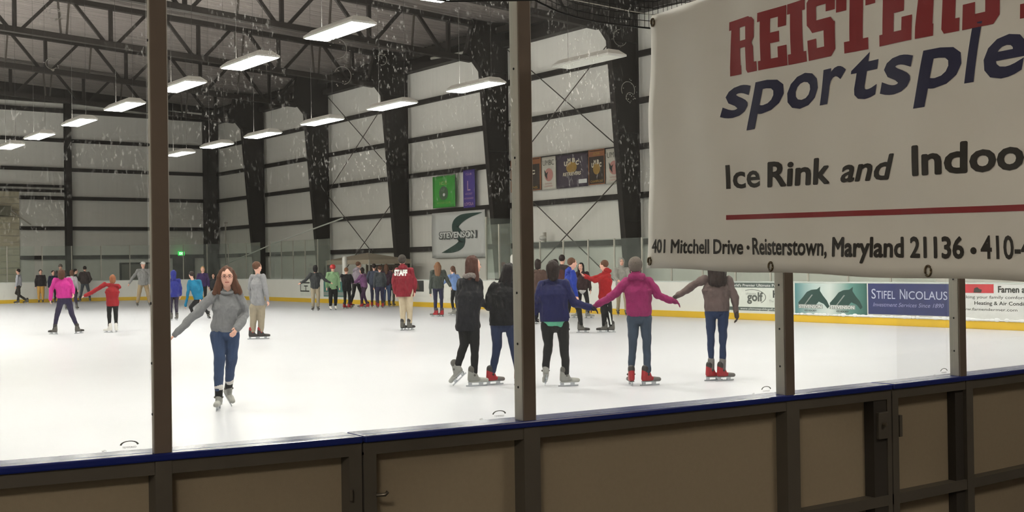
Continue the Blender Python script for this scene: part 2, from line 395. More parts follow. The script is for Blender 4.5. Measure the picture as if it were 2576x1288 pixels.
tag(rd.build('door_3', mat('beige_roll_door', (206, 198, 172), .6), None, (XE - .08, -12, 0)), kind='structure')
r = thing('exit_sign', (XE - .35, -26.92, 2.62), 'small green lit exit sign above the dark doorway on the end wall', 'sign'); b = (XE - .35, -26.92, 2.62)
MB().box((XE - .36, -27.1, 2.5), (XE - .23, -26.72, 2.76)).build('sign_box', mat('exit_green', (20, 190, 70), .5, emit=1.6), r, b)
fn = plane_fn((XE - .366, -26.76, 2.555), (0, -1, 0), (0, 0, 1), -.0)
letters(MB(), 'EXIT', fn, 0, .3, 0, .15, bold=.02).build('exit_lettering', mat('exit_white', (220, 255, 225), .5, emit=2.2), r, b)
r = thing('wall_heater', (XE - .5, -16.4, 5.1), 'grey boxy unit on a sloping bracket at the far left of the end wall', 'heater'); b = (XE - .5, -16.4, 5.1)
MB().box((XE - .9, -16.8, 4.85), (XE - .1, -15.8, 5.4)).build('unit_body', mat('heater_grey', (120, 118, 100), .6), r, b, bevel=.02)
MB().bar((XE - .3, -16.85, 5.2), (XE - .3, -18.0, 4.35), .06).build('bracket_arm', M_alu, r, b)

# ------------------------------------------------------------------ far boards
def path_pts():
    P = [(x, -25.57) for x in (9.0, 46.0, 55.95)]
    P += [(55.95 + R * math.sin(a), -17.07 - R * math.cos(a)) for a in [math.pi / 2 * i / 14 for i in range(1, 15)]]
    return P + [(64.45, 3.6)]
def ribbon(pts, z0, z1, t0, t1):
    """solid strip following a path; t0/t1 offsets to the outside"""
    mb = MB(); n = len(pts); out = []
    for i, (x, y) in enumerate(pts):
        a = pts[max(i - 1, 0)]; c = pts[min(i + 1, n - 1)]; d = Vector((c[0] - a[0], c[1] - a[1])).normalized(); out.append(Vector((d.y, -d.x)))
    v = []
    for (x, y), o in zip(pts, out):
        for z, t in ((z0, t0), (z1, t0), (z1, t1), (z0, t1)): v.append((x + o.x * t, y + o.y * t, z))
    f = []
    for i in range(n - 1):
        for k in range(4): f.append((i * 4 + k, i * 4 + (k + 1) % 4, i * 4 + 4 + (k + 1) % 4, i * 4 + 4 + k))
    f += [(3, 2, 1, 0), tuple((n - 1) * 4 + k for k in range(4))]
    return mb.add(v, f)
PP = path_pts()
segs = [(PP[:3], 'long white side boards with yellow kick strip, carrying the advertisements', (30, -25.57, 0)), (PP[2:17], 'curved white corner boards with yellow kick strip at the far right corner', (62, -23, 0)), (PP[16:], 'white boards with yellow kick strip in front of the far end wall', (64.45, -10, 0))]
for pts, lab, b in segs:
    r = thing('rink_boards', b, lab, 'rink boards')
    ribbon(pts, 0, 1.08, 0, .1).build('board_face', M_board, r, b)
    ribbon(pts, .0, .19, -.02, 0).build('kick_plate', M_kick, r, b)
    ribbon(pts, 1.08, 1.11, -.01, .14).build('cap_rail', mat('pale_cap_rail', (196, 204, 200), .5), r, b)
# posts and panes of the far glass
gp = []
for i in range(22):      # end wall side
    gp.append((64.52, -16.4 + (21 - i) * 1.4 - 0.3))
for a in [math.pi / 2 * i / 9 for i in range(9, -1, -1)]: gp.append((55.95 + (R + .07) * math.sin(a), -17.07 - (R + .07) * math.cos(a)))
sideL = [(54.8 - i * 1.3, -25.64) for i in range(6)]
sideR = [(33.9 - i * 1.32, -25.64) for i in range(14)]
def far_glass(pts, where, zt_, tall=()):
    for (x0, y0), (x1, y1) in zip(pts[:-1], pts[1:]):
        r = thing('rink_shield', (x0, y0, 1.11), f'clear glass shield and slim post {where}', 'glass', f'glass panels {where}'); b = (x0, y0, 1.11)
        d = Vector((x1 - x0, y1 - y0)).normalized() * .03
        MB().box((x0 - .022, y0 - .022, 1.112), (x0 + .022, y0 + .022, zt_)).build('post', M_alu, r, b)
        MB().bar((x0 + d.x, y0 + d.y, (1.115 + zt_) / 2), (x1 - d.x, y1 - d.y, (1.115 + zt_) / 2), .012, zt_ - 1.125).build('pane', M_glassF, r, b)
far_glass(gp[7:22], 'above the far end boards', 3.0)
far_glass(gp[22:], 'around the far right corner', 3.0)
far_glass(sideL, 'on the side boards left of the players bench', 3.0)
far_glass(sideR, 'on the side boards right of the players bench', 2.5)
# bench enclosure glass beside the scarf girl's head
r = thing('bench_glass', (35.5, -26.6, 1.1), 'tall greenish glass return of the players bench behind the patterned scarf', 'glass'); b = (35.5, -26.6, 1.1)
for k, (xa, ya) in enumerate(((36.0, -25.74), (36.0, -27.4))):
    MB().box((xa - .03, ya - .03, 1.1), (xa + .03, ya + .03, 3.5)).build('post_body', M_alu, r, b)
MB().box((35.99, -27.4, 1.15), (36.01, -25.7, 3.45)).build('pane', M_glassF, r, b)
MB().box((34.4, -25.73, 1.15), (35.95, -25.71, 3.2)).build('pane', M_glassF, r, b)
MB().box((35.1, -25.74, 1.115), (35.15, -25.68, 3.2)).build('post_body', M_alu, r, b)
for i, (X, h, l) in enumerate(((46.95, 2.05, 'white padded post at the left end of the players bench'), (34.15, 1.95, 'white padded post at the right end of the players bench'))):
    o = MB().cap((X, -25.62, 1.25), (X, -25.62, h), .11, .11).build('padded_post', M_white, None, (X, -25.62, 1.11), smooth=True); tag(o, l, 'post')
r = thing('tall_pole', (62.2, -26.4, 0), 'tall slim aluminium pole by the far corner', 'pole')
MB().box((62.17, -26.43, 0), (62.23, -26.37, 4.2)).build('pole_body', M_alu, r, (62.2, -26.4, 0)); MB().box((62.0, -26.45, 4.2), (62.3, -26.35, 4.26)).build('pole_head', M_alu, r, (62.2, -26.4, 0))
o = MB().tube([atY(560, 668, -26.9), atY(700, 608, -26.9), atY(862, 549, -26.9)], .035, 6).build('sloping_bar', mat('pale_bar', (205, 208, 200), .4), None, atY(700, 608, -26.9))  # pale bar stands in for a slanting line in the glass
tag(o, 'long pale bar sloping up behind the far side glass', 'rail')
# canopy tent behind the bench
b = (47.6, -27.6, 0); r = thing('canopy_tent', b, 'beige pop-up canopy tent behind the players bench', 'tent')
M_can = mat('canopy_beige', (158, 146, 128), .8)
x0, x1, y0, y1 = 45.9, 50.0, -28.5, -26.3; pk = ((x0 + x1) / 2, (y0 + y1) / 2, 2.32)
cs = [(x0, y0, 1.98), (x1, y0, 1.98), (x1, y1, 1.98), (x0, y1, 1.98)]
c_ = MB(); c_.add(cs + [pk] + [(a, b_, c - .2) for a, b_, c in cs], [(0, 1, 4), (1, 2, 4), (2, 3, 4), (3, 0, 4)] + [(i, (i + 1) % 4, 5 + (i + 1) % 4, 5 + i) for i in range(4)])
co_ = c_.build('canopy', M_can, r, b); co_.modifiers.new('s', 'SOLIDIFY').thickness = .01
for (a, b_, c) in cs: MB().box((a - .025, b_ - .025, 0), (a + .025, b_ + .025, 1.98)).build('leg', M_alu, r, b)
o = MB().box((46.1, -28.45, 0), (49.9, -28.42, 1.75)).build('tent_side', mat('tent_back', (140, 124, 106), .8), r, b)
# team bench
b = (41, -27.0, 0); r = thing('players_bench', b, 'long low bench behind the side boards beside the canopy tent', 'bench')
MB().box((37, -27.2, .42), (45.5, -26.8, .47)).build('seat', M_white, r, b)
for x in (37.3, 41, 45.2): MB().box((x - .04, -27.15, 0), (x + .04, -26.85, .42)).build('leg', M_alu, r, b)

# ------------------------------------------------------------------ advertisements on the side boards
YB = -25.57
def ad(name, x_left, x_right, z0, z1, M, label):
    """x_left is the left edge as seen from the ice"""
    o = MB().box((x_right, YB + .003, z0), (x_left, YB + .012, z1)).build(name, M, None, (x_left, YB, z0)); tag(o, label, 'advertisement')
    fn = lambda off: (lambda s, t: Vector((x_left - s, YB + .013 + off, z0 + t)))
    return o, fn, (x_left, YB, z0)
def put(mb, name, M, o, b): return mb.build(name, M, o, b)
Mink = mat('print_black', (45, 50, 48), .6); Mred = mat('print_red', (190, 50, 60), .6); Mwhite = mat('print_white', (225, 228, 226), .5)
Mgrn = mat('print_dark_green', (30, 66, 60), .5); Mteal = mat('print_teal', (62, 118, 112), .5, 0, .3, 1.2); Mgry = mat('print_grey', (140, 148, 144), .6)
# golf ad
o, f, b = ad('golf_advertisement', 23.6, 21.15, .24, 1.068, mat('ad_paper_white', (214, 220, 212), .5), 'white golf course advertisement on the side boards, left of the horse head one')
W = 2.45
mb = MB(); poly2(mb, [(0, .69), (W, .69), (W, .83), (0, .83)], f(.0)); poly2(mb, [(0, .03), (W, .03), (W, .13), (0, .13)], f(.0)); put(mb, 'dark_bands', mat('ad_band', (78, 92, 88), .6), o, b)
put(letters(MB(), "World's Premier Ultimate Public Golf", f(.002), .06, W - .1, .72, .075, bold=.01), 'heading_lettering', Mwhite, o, b)
put(letters(MB(), 'www.ultimatepublicgolf.com', f(.002), .5, W - .5, .055, .06), 'web_lettering', Mwhite, o, b)
put(letters(MB(), 'golf', f(.002), .76, 1.36, .31, .25, bold=.035), 'golf_lettering', mat('print_dark_grey', (90, 96, 92), .6), o, b)
put(letters(MB(), 'ultimate', f(.002), .72, 1.1, .49, .06), 'small_lettering', Mgry, o, b)
mb = MB(); pts = [(.95 + .52 * math.cos(t), .42 + .22 * math.sin(t)) for t in [math.radians(a) for a in range(-50, 130, 10)]]
for (a, c), (d, e) in zip(pts[:-1], pts[1:]): poly2(mb, [(a, c), (d, e), (.95 + (d - .95) * .95, .42 + (e - .42) * .93), (.95 + (a - .95) * .95, .42 + (c - .42) * .93)], f(.002))
put(mb, 'swoosh_arc', mat('print_dark_grey', (90, 96, 92), .6), o, b)
mb = MB(); poly2(mb, [(.28 + .09 * math.cos(t), .5 + .12 * math.sin(t)) for t in [math.pi * 2 * i / 14 for i in range(14)]], f(.002)); poly2(mb, [(.25, .3), (.31, .3), (.33, .42), (.23, .42)], f(.002)); put(mb, 'balloon_emblem', Mred, o, b)
put(letters(MB(), 'H', f(.002), 1.72, 1.9, .42, .2, bold=.04), 'crest_emblem', Mink, o, b); put(letters(MB(), 'The Links', f(.002), 1.58, 2.0, .28, .07), 'links_lettering', Mgry, o, b)
# horse head ad
M_hb = bpy.data.materials.new('ad_teal_gradient'); M_hb.use_nodes = True; nt = M_hb.node_tree; B_ = nt.nodes['Principled BSDF']; B_.inputs['Roughness'].default_value = .45
tc = nt.nodes.new('ShaderNodeTexCoord'); sx = nt.nodes.new('ShaderNodeSeparateXYZ'); cr = nt.nodes.new('ShaderNodeValToRGB'); nt.links.new(tc.outputs['Generated'], sx.inputs[0]); nt.links.new(sx.outputs[0], cr.inputs[0]); nt.links.new(cr.outputs[0], B_.inputs['Base Color'])
el = cr.color_ramp.elements; el[0].color = (*lin((44, 92, 84)), 1); el[1].color = (*lin((70, 130, 134)), 1)
for p_, c_ in ((.22, (92, 140, 132)), (.5, (206, 216, 212)), (.75, (176, 198, 196))): e_ = el.new(p_); e_.color = (*lin(c_), 1)
o, f, b = ad('horse_advertisement', 21.1, 18.74, .2, 1.068, M_hb, 'teal and white advertisement with two dark horse heads on the side boards')
HORSE = [(0, .42), (.2, .62), (.36, .8), (.55, .88), (.78, .9), (.92, 1.0), (.9, .85), (1.02, .68), (1.18, .5), (1.28, .3), (1.2, .22), (1.05, .38), (.85, .46), (.75, .36), (.7, .3), (.02, .3)]
for k, ox in enumerate((.12, 1.18)):
    s_ = .82; g_ = f(.002)
    put(poly2(MB(), [(ox + x * s_, .02 + y * .76) for x, y in HORSE], g_), 'horse_head', Mgrn, o, b)
    mb = MB(); poly2(mb, [(ox + .2, .28), (ox + .24, .28), (ox + .5, .55), (ox + .46, .56)], f(.004)); poly2(mb, [(ox + .0, .18), (ox + .82, .18), (ox + .82, .29), (ox + .0, .29)], f(.004)); put(mb, 'bridle_stripe', Mgry, o, b)
    put(letters(MB(), 'STEVENSON', f(.006), ox + .03, ox + .79, .19, .085, bold=.02), 'name_lettering', Mwhite, o, b)
    put(letters(MB(), 'ICE HOCKEY', f(.006), ox + .22, ox + .62, .1, .045, bold=.01), 'hockey_lettering', Mink, o, b)
o, f, b = ad('bank_advertisement', 18.7, 16.2, .28, 1.068, mat('ad_navy', (44, 52, 100), .5, 0, .25, 3), 'navy blue advertisement with pale serif lettering between two glass posts')
g_ = f(.002); mb = MB()
def lets(txt, x0, x1, h0=.40): return letters(mb, txt, g_, x0, x1, h0, .19)
for t_, a_, c_, h_ in (('S', .11, .24, .25), ('TIFEL', .26, .82, .2), ('N', .96, 1.12, .25), ('ICOLAUS', 1.15, 2.3, .2)): letters(mb, t_, g_, a_, c_, .40 - (.0), h_)
put(mb, 'name_lettering', mat('ad_pale_ink', (186, 192, 214), .5), o, b)
put(letters(MB(), 'Investment Services Since 1890', g_, .15, 2.2, .2, .1, shear=.3), 'motto_lettering', mat('ad_lilac_ink', (150, 152, 190), .5), o, b)
o, f, b = ad('heating_advertisement', 16.1, 12.6, .2, 1.068, mat('ad_paper_grey', (212, 214, 212), .5), 'white heating company advertisement with a red picture, at the right edge')
put(poly2(MB(), [(.12, .66), (.92, .66), (.92, .87), (.12, .87)], f(.002)), 'red_picture', Mred, o, b)
mb = MB(); poly2(mb, [(.4, .67), (.6, .67), (.62, .74), (.55, .76), (.5, .8), (.42, .77)], f(.004)); put(mb, 'picture_figure', Mink, o, b)
put(letters(MB(), 'Farnen and Dermer', f(.002), 1.03, 2.6, .68, .15, bold=.03), 'name_lettering', Mink, o, b)
put(letters(MB(), 'Making your family comfort our family business', f(.002), .02, 2.9, .53, .07), 'line_lettering', Mink, o, b)
put(letters(MB(), 'Heating & Air Conditioning Systems', f(.002), .42, 2.6, .38, .085, bold=.01), 'service_lettering', Mink, o, b)
put(letters(MB(), 'www.farnendermer.com', f(.002), -.0, 1.5, .24, .065), 'web_lettering', Mink, o, b)
sn = MB(); random.seed(3)
for i in range(70):
    X_ = 12.6 + i * .125; hh_ = random.uniform(.012, .05); sn.ell((X_, YB + .03, .205 + hh_ * .5), (random.uniform(.06, .12), 0, 0), (0, .013, 0), (0, 0, hh_), 8, 6)
tag(sn.build('snow_ridge', mat('scraped_snow', (232, 234, 236), .9, 0, .03, 20, .3, 60), None, (16, YB, .2), smooth=True), 'ragged ridge of scraped snow along the foot of the advertisements', 'snow', kind='stuff')
# small ads to the left
o, f, b = ad('framed_advertisement', 51.3, 49.2, .3, 1.0, mat('ad_paper_white', (214, 220, 212), .5), 'white advertisement with a dark square outline behind the charcoal tee shirt')
mb = MB()
for q in ([(.0, .22), (.06, .22), (.06, .66), (0, .66)], [(0, .6), (1.0, .6), (1.0, .66), (0, .66)], [(0, .2), (.95, .2), (.95, .26), (0, .26)], [(.55, .26), (.62, .26), (.62, .5), (.55, .5)], [(.4, .45), (.8, .45), (.8, .5), (.4, .5)]): poly2(mb, q, f(.002))
put(mb, 'square_outline', Mink, o, b)
o, f, b = ad('teal_advertisement', 48.9, 46.7, .3, 1.0, Mteal, 'dark teal advertisement on the boards behind the green jersey skater'); put(poly2(MB(), [(0, .05), (2.2, .05), (2.2, .22), (0, .22)], f(.002)), 'pale_band', Mgry, o, b)
o, f, b = ad('dark_advertisement', 41.3, 40.2, .62, 1.068, Mink, 'small dark picture panel on the boards right of the staff jacket'); put(poly2(MB(), [(.3, .08), (.8, .08), (.7, .36), (.45, .3)], f(.002)), 'picture_shape', mat('print_brown', (96, 70, 54), .6), o, b)

# ------------------------------------------------------------------ banners on the long wall
YBn = -29.165
def wallban(name, xl, xr, z0, z1, M, label, cat='banner', grp=None, ripple=0.0):
    n = 10; v = []; fcs = []
    for i in range(n + 1):
        for j in range(n + 1):
            s, t = i / n, j / n; y = YBn + ripple * (math.sin(s * 9 + t * 5) * .5 + math.sin(s * 4 - t * 8) * .5); v.append((xl + (xr - xl) * s, y, z0 + (z1 - z0) * t))
    for i in range(n):
        for j in range(n): a = i * (n + 1) + j; fcs.append((a, a + n + 1, a + n + 2, a + 1))
    o = MB().add(v, fcs).build(name, M, None, (xl, YBn, z0), smooth=True); o.modifiers.new('s', 'SOLIDIFY').thickness = .008; tag(o, label, cat, grp)
    W_, H_ = xl - xr, z1 - z0
    def f(off): return lambda s, t: Vector((xl - s * W_, YBn + ripple + .015 + off, z0 + t * H_))
    return o, f, (xl, YBn, z0)
def lt(mb, body, f, x0, x1, y0, h, **k): return letters(mb, body, f, x0, x1, y0, h, **k)
def disc(mb, cx, cy, rx, ry, f, n=16): return poly2(mb, [(cx + rx * math.cos(2 * math.pi * i / n), cy + ry * math.sin(2 * math.pi * i / n)) for i in range(n)], f)
o, f, b = wallban('green_banner', 44.97, 43.14, 4.3, 5.74, mat('banner_green', (70, 170, 66), .6, 0, .25, 1.2), 'bright green square banner with a grey crest hanging on the side wall')
disc(MB(), .5, .45, .2, .22, f(0)).build('crest', mat('crest_grey', (84, 112, 84), .6), o, b)
disc(MB(), .52, .4, .05, .05, f(.004)).build('crest_spot', Mwhite, o, b)
m_ = MB(); lt(m_, 'ICE', f(.002), .33, .67, .72, .1, bold=.02); lt(m_, 'HOCKEY CLUB', f(.002), .2, .8, .12, .06); m_.build('club_lettering', mat('print_yellow_green', (150, 190, 90), .6), o, b)
o, f, b = wallban('purple_banner', 42.49, 41.59, 4.2, 5.87, mat('banner_purple', (82, 66, 150), .6, 0, .15, 1.5), 'narrow purple pennant with a pale L hanging beside the green banner')
m_ = MB(); lt(m_, 'L', f(.002), .38, .64, .45, .26, bold=.0); lt(m_, 'CLUB', f(.002), .25, .75, .86, .05); lt(m_, 'HOCKEY', f(.002), .2, .8, .34, .05); lt(m_, 'HOWARD', f(.002), .1, .9, .22, .05); lt(m_, 'LOYOLA', f(.002), .12, .88, .06, .08, bold=.02); m_.build('pale_lettering', mat('print_pink_lilac', (190, 150, 190), .6), o, b)
o, f, b = wallban('team_banner', 45.09, 40.84, 2.02, 4.07, mat('banner_white_cloth', (216, 218, 216), .6, 0, .08, 1.5), 'large white cloth banner with a black S swoosh and STEVENSON lettering', ripple=.02)
CP = [(.95, .94, .002), (.74, .9, .022), (.57, .83, .045), (.47, .71, .06), (.48, .58, .06), (.555, .46, .06), (.585, .34, .056), (.52, .24, .045), (.38, .165, .03), (.2, .11, .002)]
def crom(P, n=6):
    o_ = []
    for i in range(len(P) - 1):
        p0, p1, p2, p3 = P[max(i - 1, 0)], P[i], P[i + 1], P[min(i + 2, len(P) - 1)]
        for k in range(n):
            t = k / n; o_.append(tuple(.5 * (2 * b_ + (c_ - a_) * t + (2 * a_ - 5 * b_ + 4 * c_ - d_) * t * t + (3 * b_ - a_ - 3 * c_ + d_) * t ** 3) for a_, b_, c_, d_ in zip(p0, p1, p2, p3)))
    return o_ + [P[-1]]
SP = crom(CP); AS = 2.05 / 4.25; L1 = []; L2 = []
for i, (x_, y_, w_) in enumerate(SP):
    a_, c_ = SP[max(i - 1, 0)], SP[min(i + 1, len(SP) - 1)]; d = Vector(((c_[0] - a_[0]), (c_[1] - a_[1]) * AS)).normalized(); L1.append((x_ - d.y * w_, y_ + d.x * w_ / AS)); L2.append((x_ + d.y * w_, y_ - d.x * w_ / AS))
m_ = MB()
for i in range(len(SP) - 1): poly2(m_, [L1[i], L1[i + 1], L2[i + 1], L2[i]], f(0))
m_.build('swoosh', Mgrn, o, b)
lt(MB(), 'STEVENSON', f(.004), .15, .86, .42, .155, shear=0, bold=.09).build('outline_lettering', mat('print_mid_grey', (84, 90, 90), .6), o, b)
lt(MB(), 'STEVENSON', f(.016), .17, .84, .435, .125, shear=.0, bold=.035).build('name_lettering', Mwhite, o, b)
Mbr = mat('banner_brown', (54, 42, 32), .6, 0, .2, 2); Mor = mat('banner_copper', (150, 96, 60), .6); Mgd = mat('print_gold', (165, 130, 60), .6); Mvi = mat('banner_violet_black', (66, 56, 70), .6, 0, .25, 1.5)
def emblem(f, o, b, cx, cy, r_, asp):
    disc(MB(), cx, cy, r_, r_ * asp, f(.002)).build('gold_shield', Mgd, o, b)
    m_ = MB()
    for k, ch in enumerate('UMBC'):
        a = math.radians(150 - k * 40); X, Y_ = cx + 1.25 * r_ * math.cos(a), cy + 1.15 * r_ * asp * math.sin(a); letters(m_, ch, f(.004), X - r_ * .3, X + r_ * .3, Y_ - r_ * .2, r_ * asp * .75, bold=.06)
    m_.build('arched_lettering', mat('print_cream', (214, 206, 184), .6), o, b)
def brown(xl, xr, lab):
    o, f, b = wallban('brown_banner', xl, xr, 4.68, 6.02, Mbr, lab, grp=None)
    m_ = MB()
    for q in ([(0, 0), (.05, 0), (.05, 1), (0, 1)], [(.95, 0), (1, 0), (1, 1), (.95, 1)], [(0, .97), (1, .97), (1, 1), (0, 1)], [(0, 0), (1, 0), (1, .03), (0, .03)], [(.05, .8), (.95, .8), (.95, .95), (.05, .95)]): poly2(m_, q, f(.001))
    m_.build('copper_border', Mor, o, b); emblem(f, o, b, .5, .45, .22, .75)
    m_ = MB(); lt(m_, 'CHAMPIONS', f(.003), .12, .88, .06, .07, bold=.02); lt(m_, 'ACHA', f(.003), .3, .7, .84, .08, bold=.02); m_.build('line_lettering', Mgd, o, b)
brown(38.95, 36.89, 'brown and copper team banner partly hidden behind the middle glass post')
brown(33.96, 33.01, 'narrow brown banner with copper border between the violet and the right white banner')
def whiteb(xl, xr, lab):
    o, f, b = wallban('white_banner', xl, xr, 4.66, 5.98, mat('banner_white', (212, 208, 196), .6), lab)
    disc(MB(), .52, .45, .3, .2, f(.002)).build('pink_globe', mat('print_pink', (196, 140, 132), .6), o, b)
    poly2(MB(), [(.2, .62), (.35, .5), (.48, .55), (.4, .44), (.42, .3), (.24, .44)], f(.004)).build('bird_shape', Mink, o, b)
    lt(MB(), 'UMBC', f(.003), .1, .9, .74, .16, bold=.0).build('arched_lettering', mat('print_line_grey', (110, 110, 100), .6), o, b)
    m_ = MB(); lt(m_, 'NATIONAL', f(.003), .25, .75, .16, .045); lt(m_, 'CHAMPIONS', f(.003), .22, .78, .08, .045); m_.build('pink_lettering', mat('print_pink', (196, 140, 132), .6), o, b)
whiteb(36.87, 35.97, 'narrow white banner with pink globe, just right of the middle glass post')
whiteb(32.97, 32.04, 'narrow white banner with pink globe, partly behind the nearest column')
o, f, b = wallban('violet_banner', 35.93, 34.02, 4.66, 5.97, Mvi, 'large dark violet team banner with gold crest, widest of the row'); emblem(f, o, b, .5, .6, .17, 1.0)
lt(MB(), 'RETRIEVERS', f(.003), .22, .8, .36, .1, bold=.03, shear=.2).build('script_lettering', mat('print_cream', (214, 206, 184), .6), o, b); poly2(MB(), [(.72, .1), (.98, .1), (.98, .22), (.72, .22)], f(.003)).build('white_label', Mwhite, o, b)

# wall lamp brackets under the team banners
r = thing('wall_camera', (36.6, -28.9, 2.72), 'small white fitting on the lowest girt right of the middle glass post', 'fixture')
MB().ell((36.6, -28.95, 2.72), (.16, 0, 0), (0, .14, 0), (0, 0, .1)).build('dome', M_white, r, (36.6, -28.9, 2.72), smooth=True); MB().box((36.55, -29.1, 2.55), (36.65, -29.0, 2.95)).build('mount', M_alu, r, (36.6, -28.9, 2.72))

# ------------------------------------------------------------------ hanging lamps
M_lens = mat('lamp_lens', (255, 249, 238), .5, 0, 0, 1, emit=LAMP); M_cable = mat('cable_grey', (58, 56, 54), .7); M_slot = mat('lamp_slot', (255, 249, 240), .5, 0, 0, 1, emit=LAMP * 2.4); M_lensoff = mat('lamp_lens_off', (205, 205, 195), .5)
def make_lamp(x, y, lit, label):
    z = 6.2; r = thing('hanging_lamp', (x, y, z), label, 'lamp', 'fluorescent lamps hanging over the rink'); b = (x, y, z); L_ = .97; W_ = .27
    v = []
    for zz, l, w_ in ((z, L_, W_), (z + .04, L_, W_), (z + .15, L_ - .12, W_ - .12)):
        v += [(x - l, y - w_, zz), (x + l, y - w_, zz), (x + l, y + w_, zz), (x - l, y + w_, zz)]
    f = [(8, 9, 10, 11)] + [(i * 4 + k, i * 4 + (k + 1) % 4, i * 4 + 4 + (k + 1) % 4, i * 4 + 4 + k) for i in (0, 1) for k in range(4)]
    v += [(x - L_ + .03, y - W_ + .03, z), (x + L_ - .03, y - W_ + .03, z), (x + L_ - .03, y + W_ - .03, z), (x - L_ + .03, y + W_ - .03, z)]
    f += [(k, (k + 1) % 4, 12 + (k + 1) % 4, 12 + k) for k in range(4)]
    MB().add(v, f).build('housing', M_white, r, b)
    MB().box((x - L_ + .03, y - W_ + .03, z - .01), (x + L_ - .03, y + W_ - .03, z + .02)).build('lens', M_lens if lit else M_lensoff, r, b)
    MB().box((x - .7, y - .09, z + .15), (x + .7, y + .09, z + .157)).build('top_slot', M_slot if lit else M_lensoff, r, b)
    for s in (-1, 1): MB().tube([(x + s * .7, y, z + .14), (x + s * .7, y, roofz(y) - .02)], .0042, 5).build('cable', M_cable, r, b)
    return r
lx = [15.6, 19.7, 23.8, 27.8, 32.05, 36.2, 40.6, 44.4, 48.5, 52.6, 56.7, 60.8]
desc = {(19.7, 1): 'largest and brightest hanging lamp in the photo, over the middle left glass', (15.6, 1): 'hanging lamp cut by the top edge of the photo', (23.8, 1): 'second brightest hanging lamp, lower left of the largest one', (27.8, 1): 'hanging lamp touching the right side of the left glass post', (32.05, 1): 'hanging lamp just left of the left glass post', (36.2, 1): 'hanging lamp in front of the end wall column top', (40.6, 1): 'small hanging lamp second from the left edge', (44.4, 1): 'small hanging lamp cut by the left edge of the photo',
        (24.1, 2): 'hanging lamp just left of the middle glass post', (28.2, 2): 'hanging lamp in front of the column behind the staff jacket', (32.4, 2): 'third lamp from the right in the row along the columns', (36.7, 2): 'fourth lamp from the right in the row along the columns', (40.65, 2): 'fifth lamp from the right in the row along the columns', (44.3, 2): 'smallest hanging lamp beside the right edge of the left glass post'}
protoL = None
for row, y, xs in ((1, -10.7, [7.4, 11.5] + lx), (2, -16.95, [11.5, 15.6, 19.7, 24.1, 28.2, 32.4, 36.7, 40.65, 44.3, 48.5, 52.6]), (3, -4.4, [7.4, 11.5, 15.6] + lx[3:]), (4, -22.8, [8.0, 11.8, 15.6, 19.5])):
    for x in xs:  # lamps out of the picture are added to brighten ice, walls and skaters
        lab = desc.get((x, row), 'white hanging lamp out of the picture, added to brighten the rink')
        if row == 2 and x == 19.7:
            make_lamp(x, y, False, 'unlit white hanging lamp right of the middle glass post'); continue
        if protoL is None: protoL = make_lamp(x, y, True, lab)
        elif row in (1, 2) or True:
            if row == 2 and x > 45: continue
            c = copy_tree(protoL); c.location = (x, y, 6.2); c['label'] = lab
# added fill lights behind the camera, brightening the near boards and banner
for (x_, y_, e_, lab) in ((-.6, 1.6, 'fill_lens', 'added fill light behind the camera, left one'), (.2, -5.4, 'fill_lens_dim', 'added fill light behind the camera, right one')):
    b = (x_, y_, 3.9); r = thing('fill_light', b, lab, 'lamp')
    MB().box((x_ - .6, y_ - .6, 3.92), (x_ + .6, y_ + .6, 3.98)).build('housing', M_white, r, b)
    MB().box((x_ - .55, y_ - .55, 3.9), (x_ + .55, y_ + .55, 3.92)).build('lens', mat(e_, (255, 243, 226), .5, 0, 0, 1, emit=34.0 if y_ > 0 else 13.0), r, b)

# ------------------------------------------------------------------ near boards
def bpt(Y, inn=0.0, z=0.0):
    return Vector((CURV(Y) + inn, Y, z))
def bstrip(mb, Y0, Y1, i0, i1, z0, z1, n=4):
    """block following the near boards, Y0 > Y1"""
    v = []; f = []
    for k in range(n + 1):
        Y = Y0 + (Y1 - Y0) * k / n
        for i_, z in ((i0, z0), (i1, z0), (i1, z1), (i0, z1)): v.append(bpt(Y, i_, z))
    for k in range(n):
        for q in range(4): f.append((k * 4 + q, k * 4 + (q + 1) % 4, k * 4 + 4 + (q + 1) % 4, k * 4 + 4 + q))
    f += [(0, 1, 2, 3), tuple(n * 4 + q for q in (3, 2, 1, 0))]
    return mb.add(v, f)
POSTS = [-1.388, -2.776, -4.168, -5.458]
cap = bstrip(MB(), 3.0, -2.078, -.012, .13, 1.095, 1.121, 16).build('cap_rail', M_cap, None, bpt(-.5, 0, 1.1), bevel=.006); tag(cap, 'glossy blue cap rail on the near boards, from the left edge to the gate joint', 'rail')
cap = bstrip(MB(), -2.086, -4.86, -.012, .13, 1.095, 1.121, 12).build('cap_rail', M_cap, None, bpt(-3.5, 0, 1.1), bevel=.006); tag(cap, 'glossy blue cap rail on the near boards, across the middle of the photo', 'rail')
cap = bstrip(MB(), -4.874, -7.5, -.012, .13, 1.095, 1.121, 10).build('cap_rail', M_cap, None, bpt(-6, 0, 1.1), bevel=.006); tag(cap, 'glossy blue cap rail on the near boards, on top of the right hand gate', 'rail')
secs = [(1.2, -1.36, 'at the left edge of the photo', .06, .0), (-1.414, -2.078, 'left of the bolted joint', 0, .048), (-2.086, -2.745, 'right of the bolted joint', .048, .0), (-2.818, -4.137, 'the widest, in the middle of the photo', 0, 0), (-4.218, -4.862, 'with the latch box', 0, .03), (-4.872, -5.471, 'forming the right hand gate with hinge', .045, 0), (-5.531, -7.5, 'at the right edge of the photo', 0, .05)]
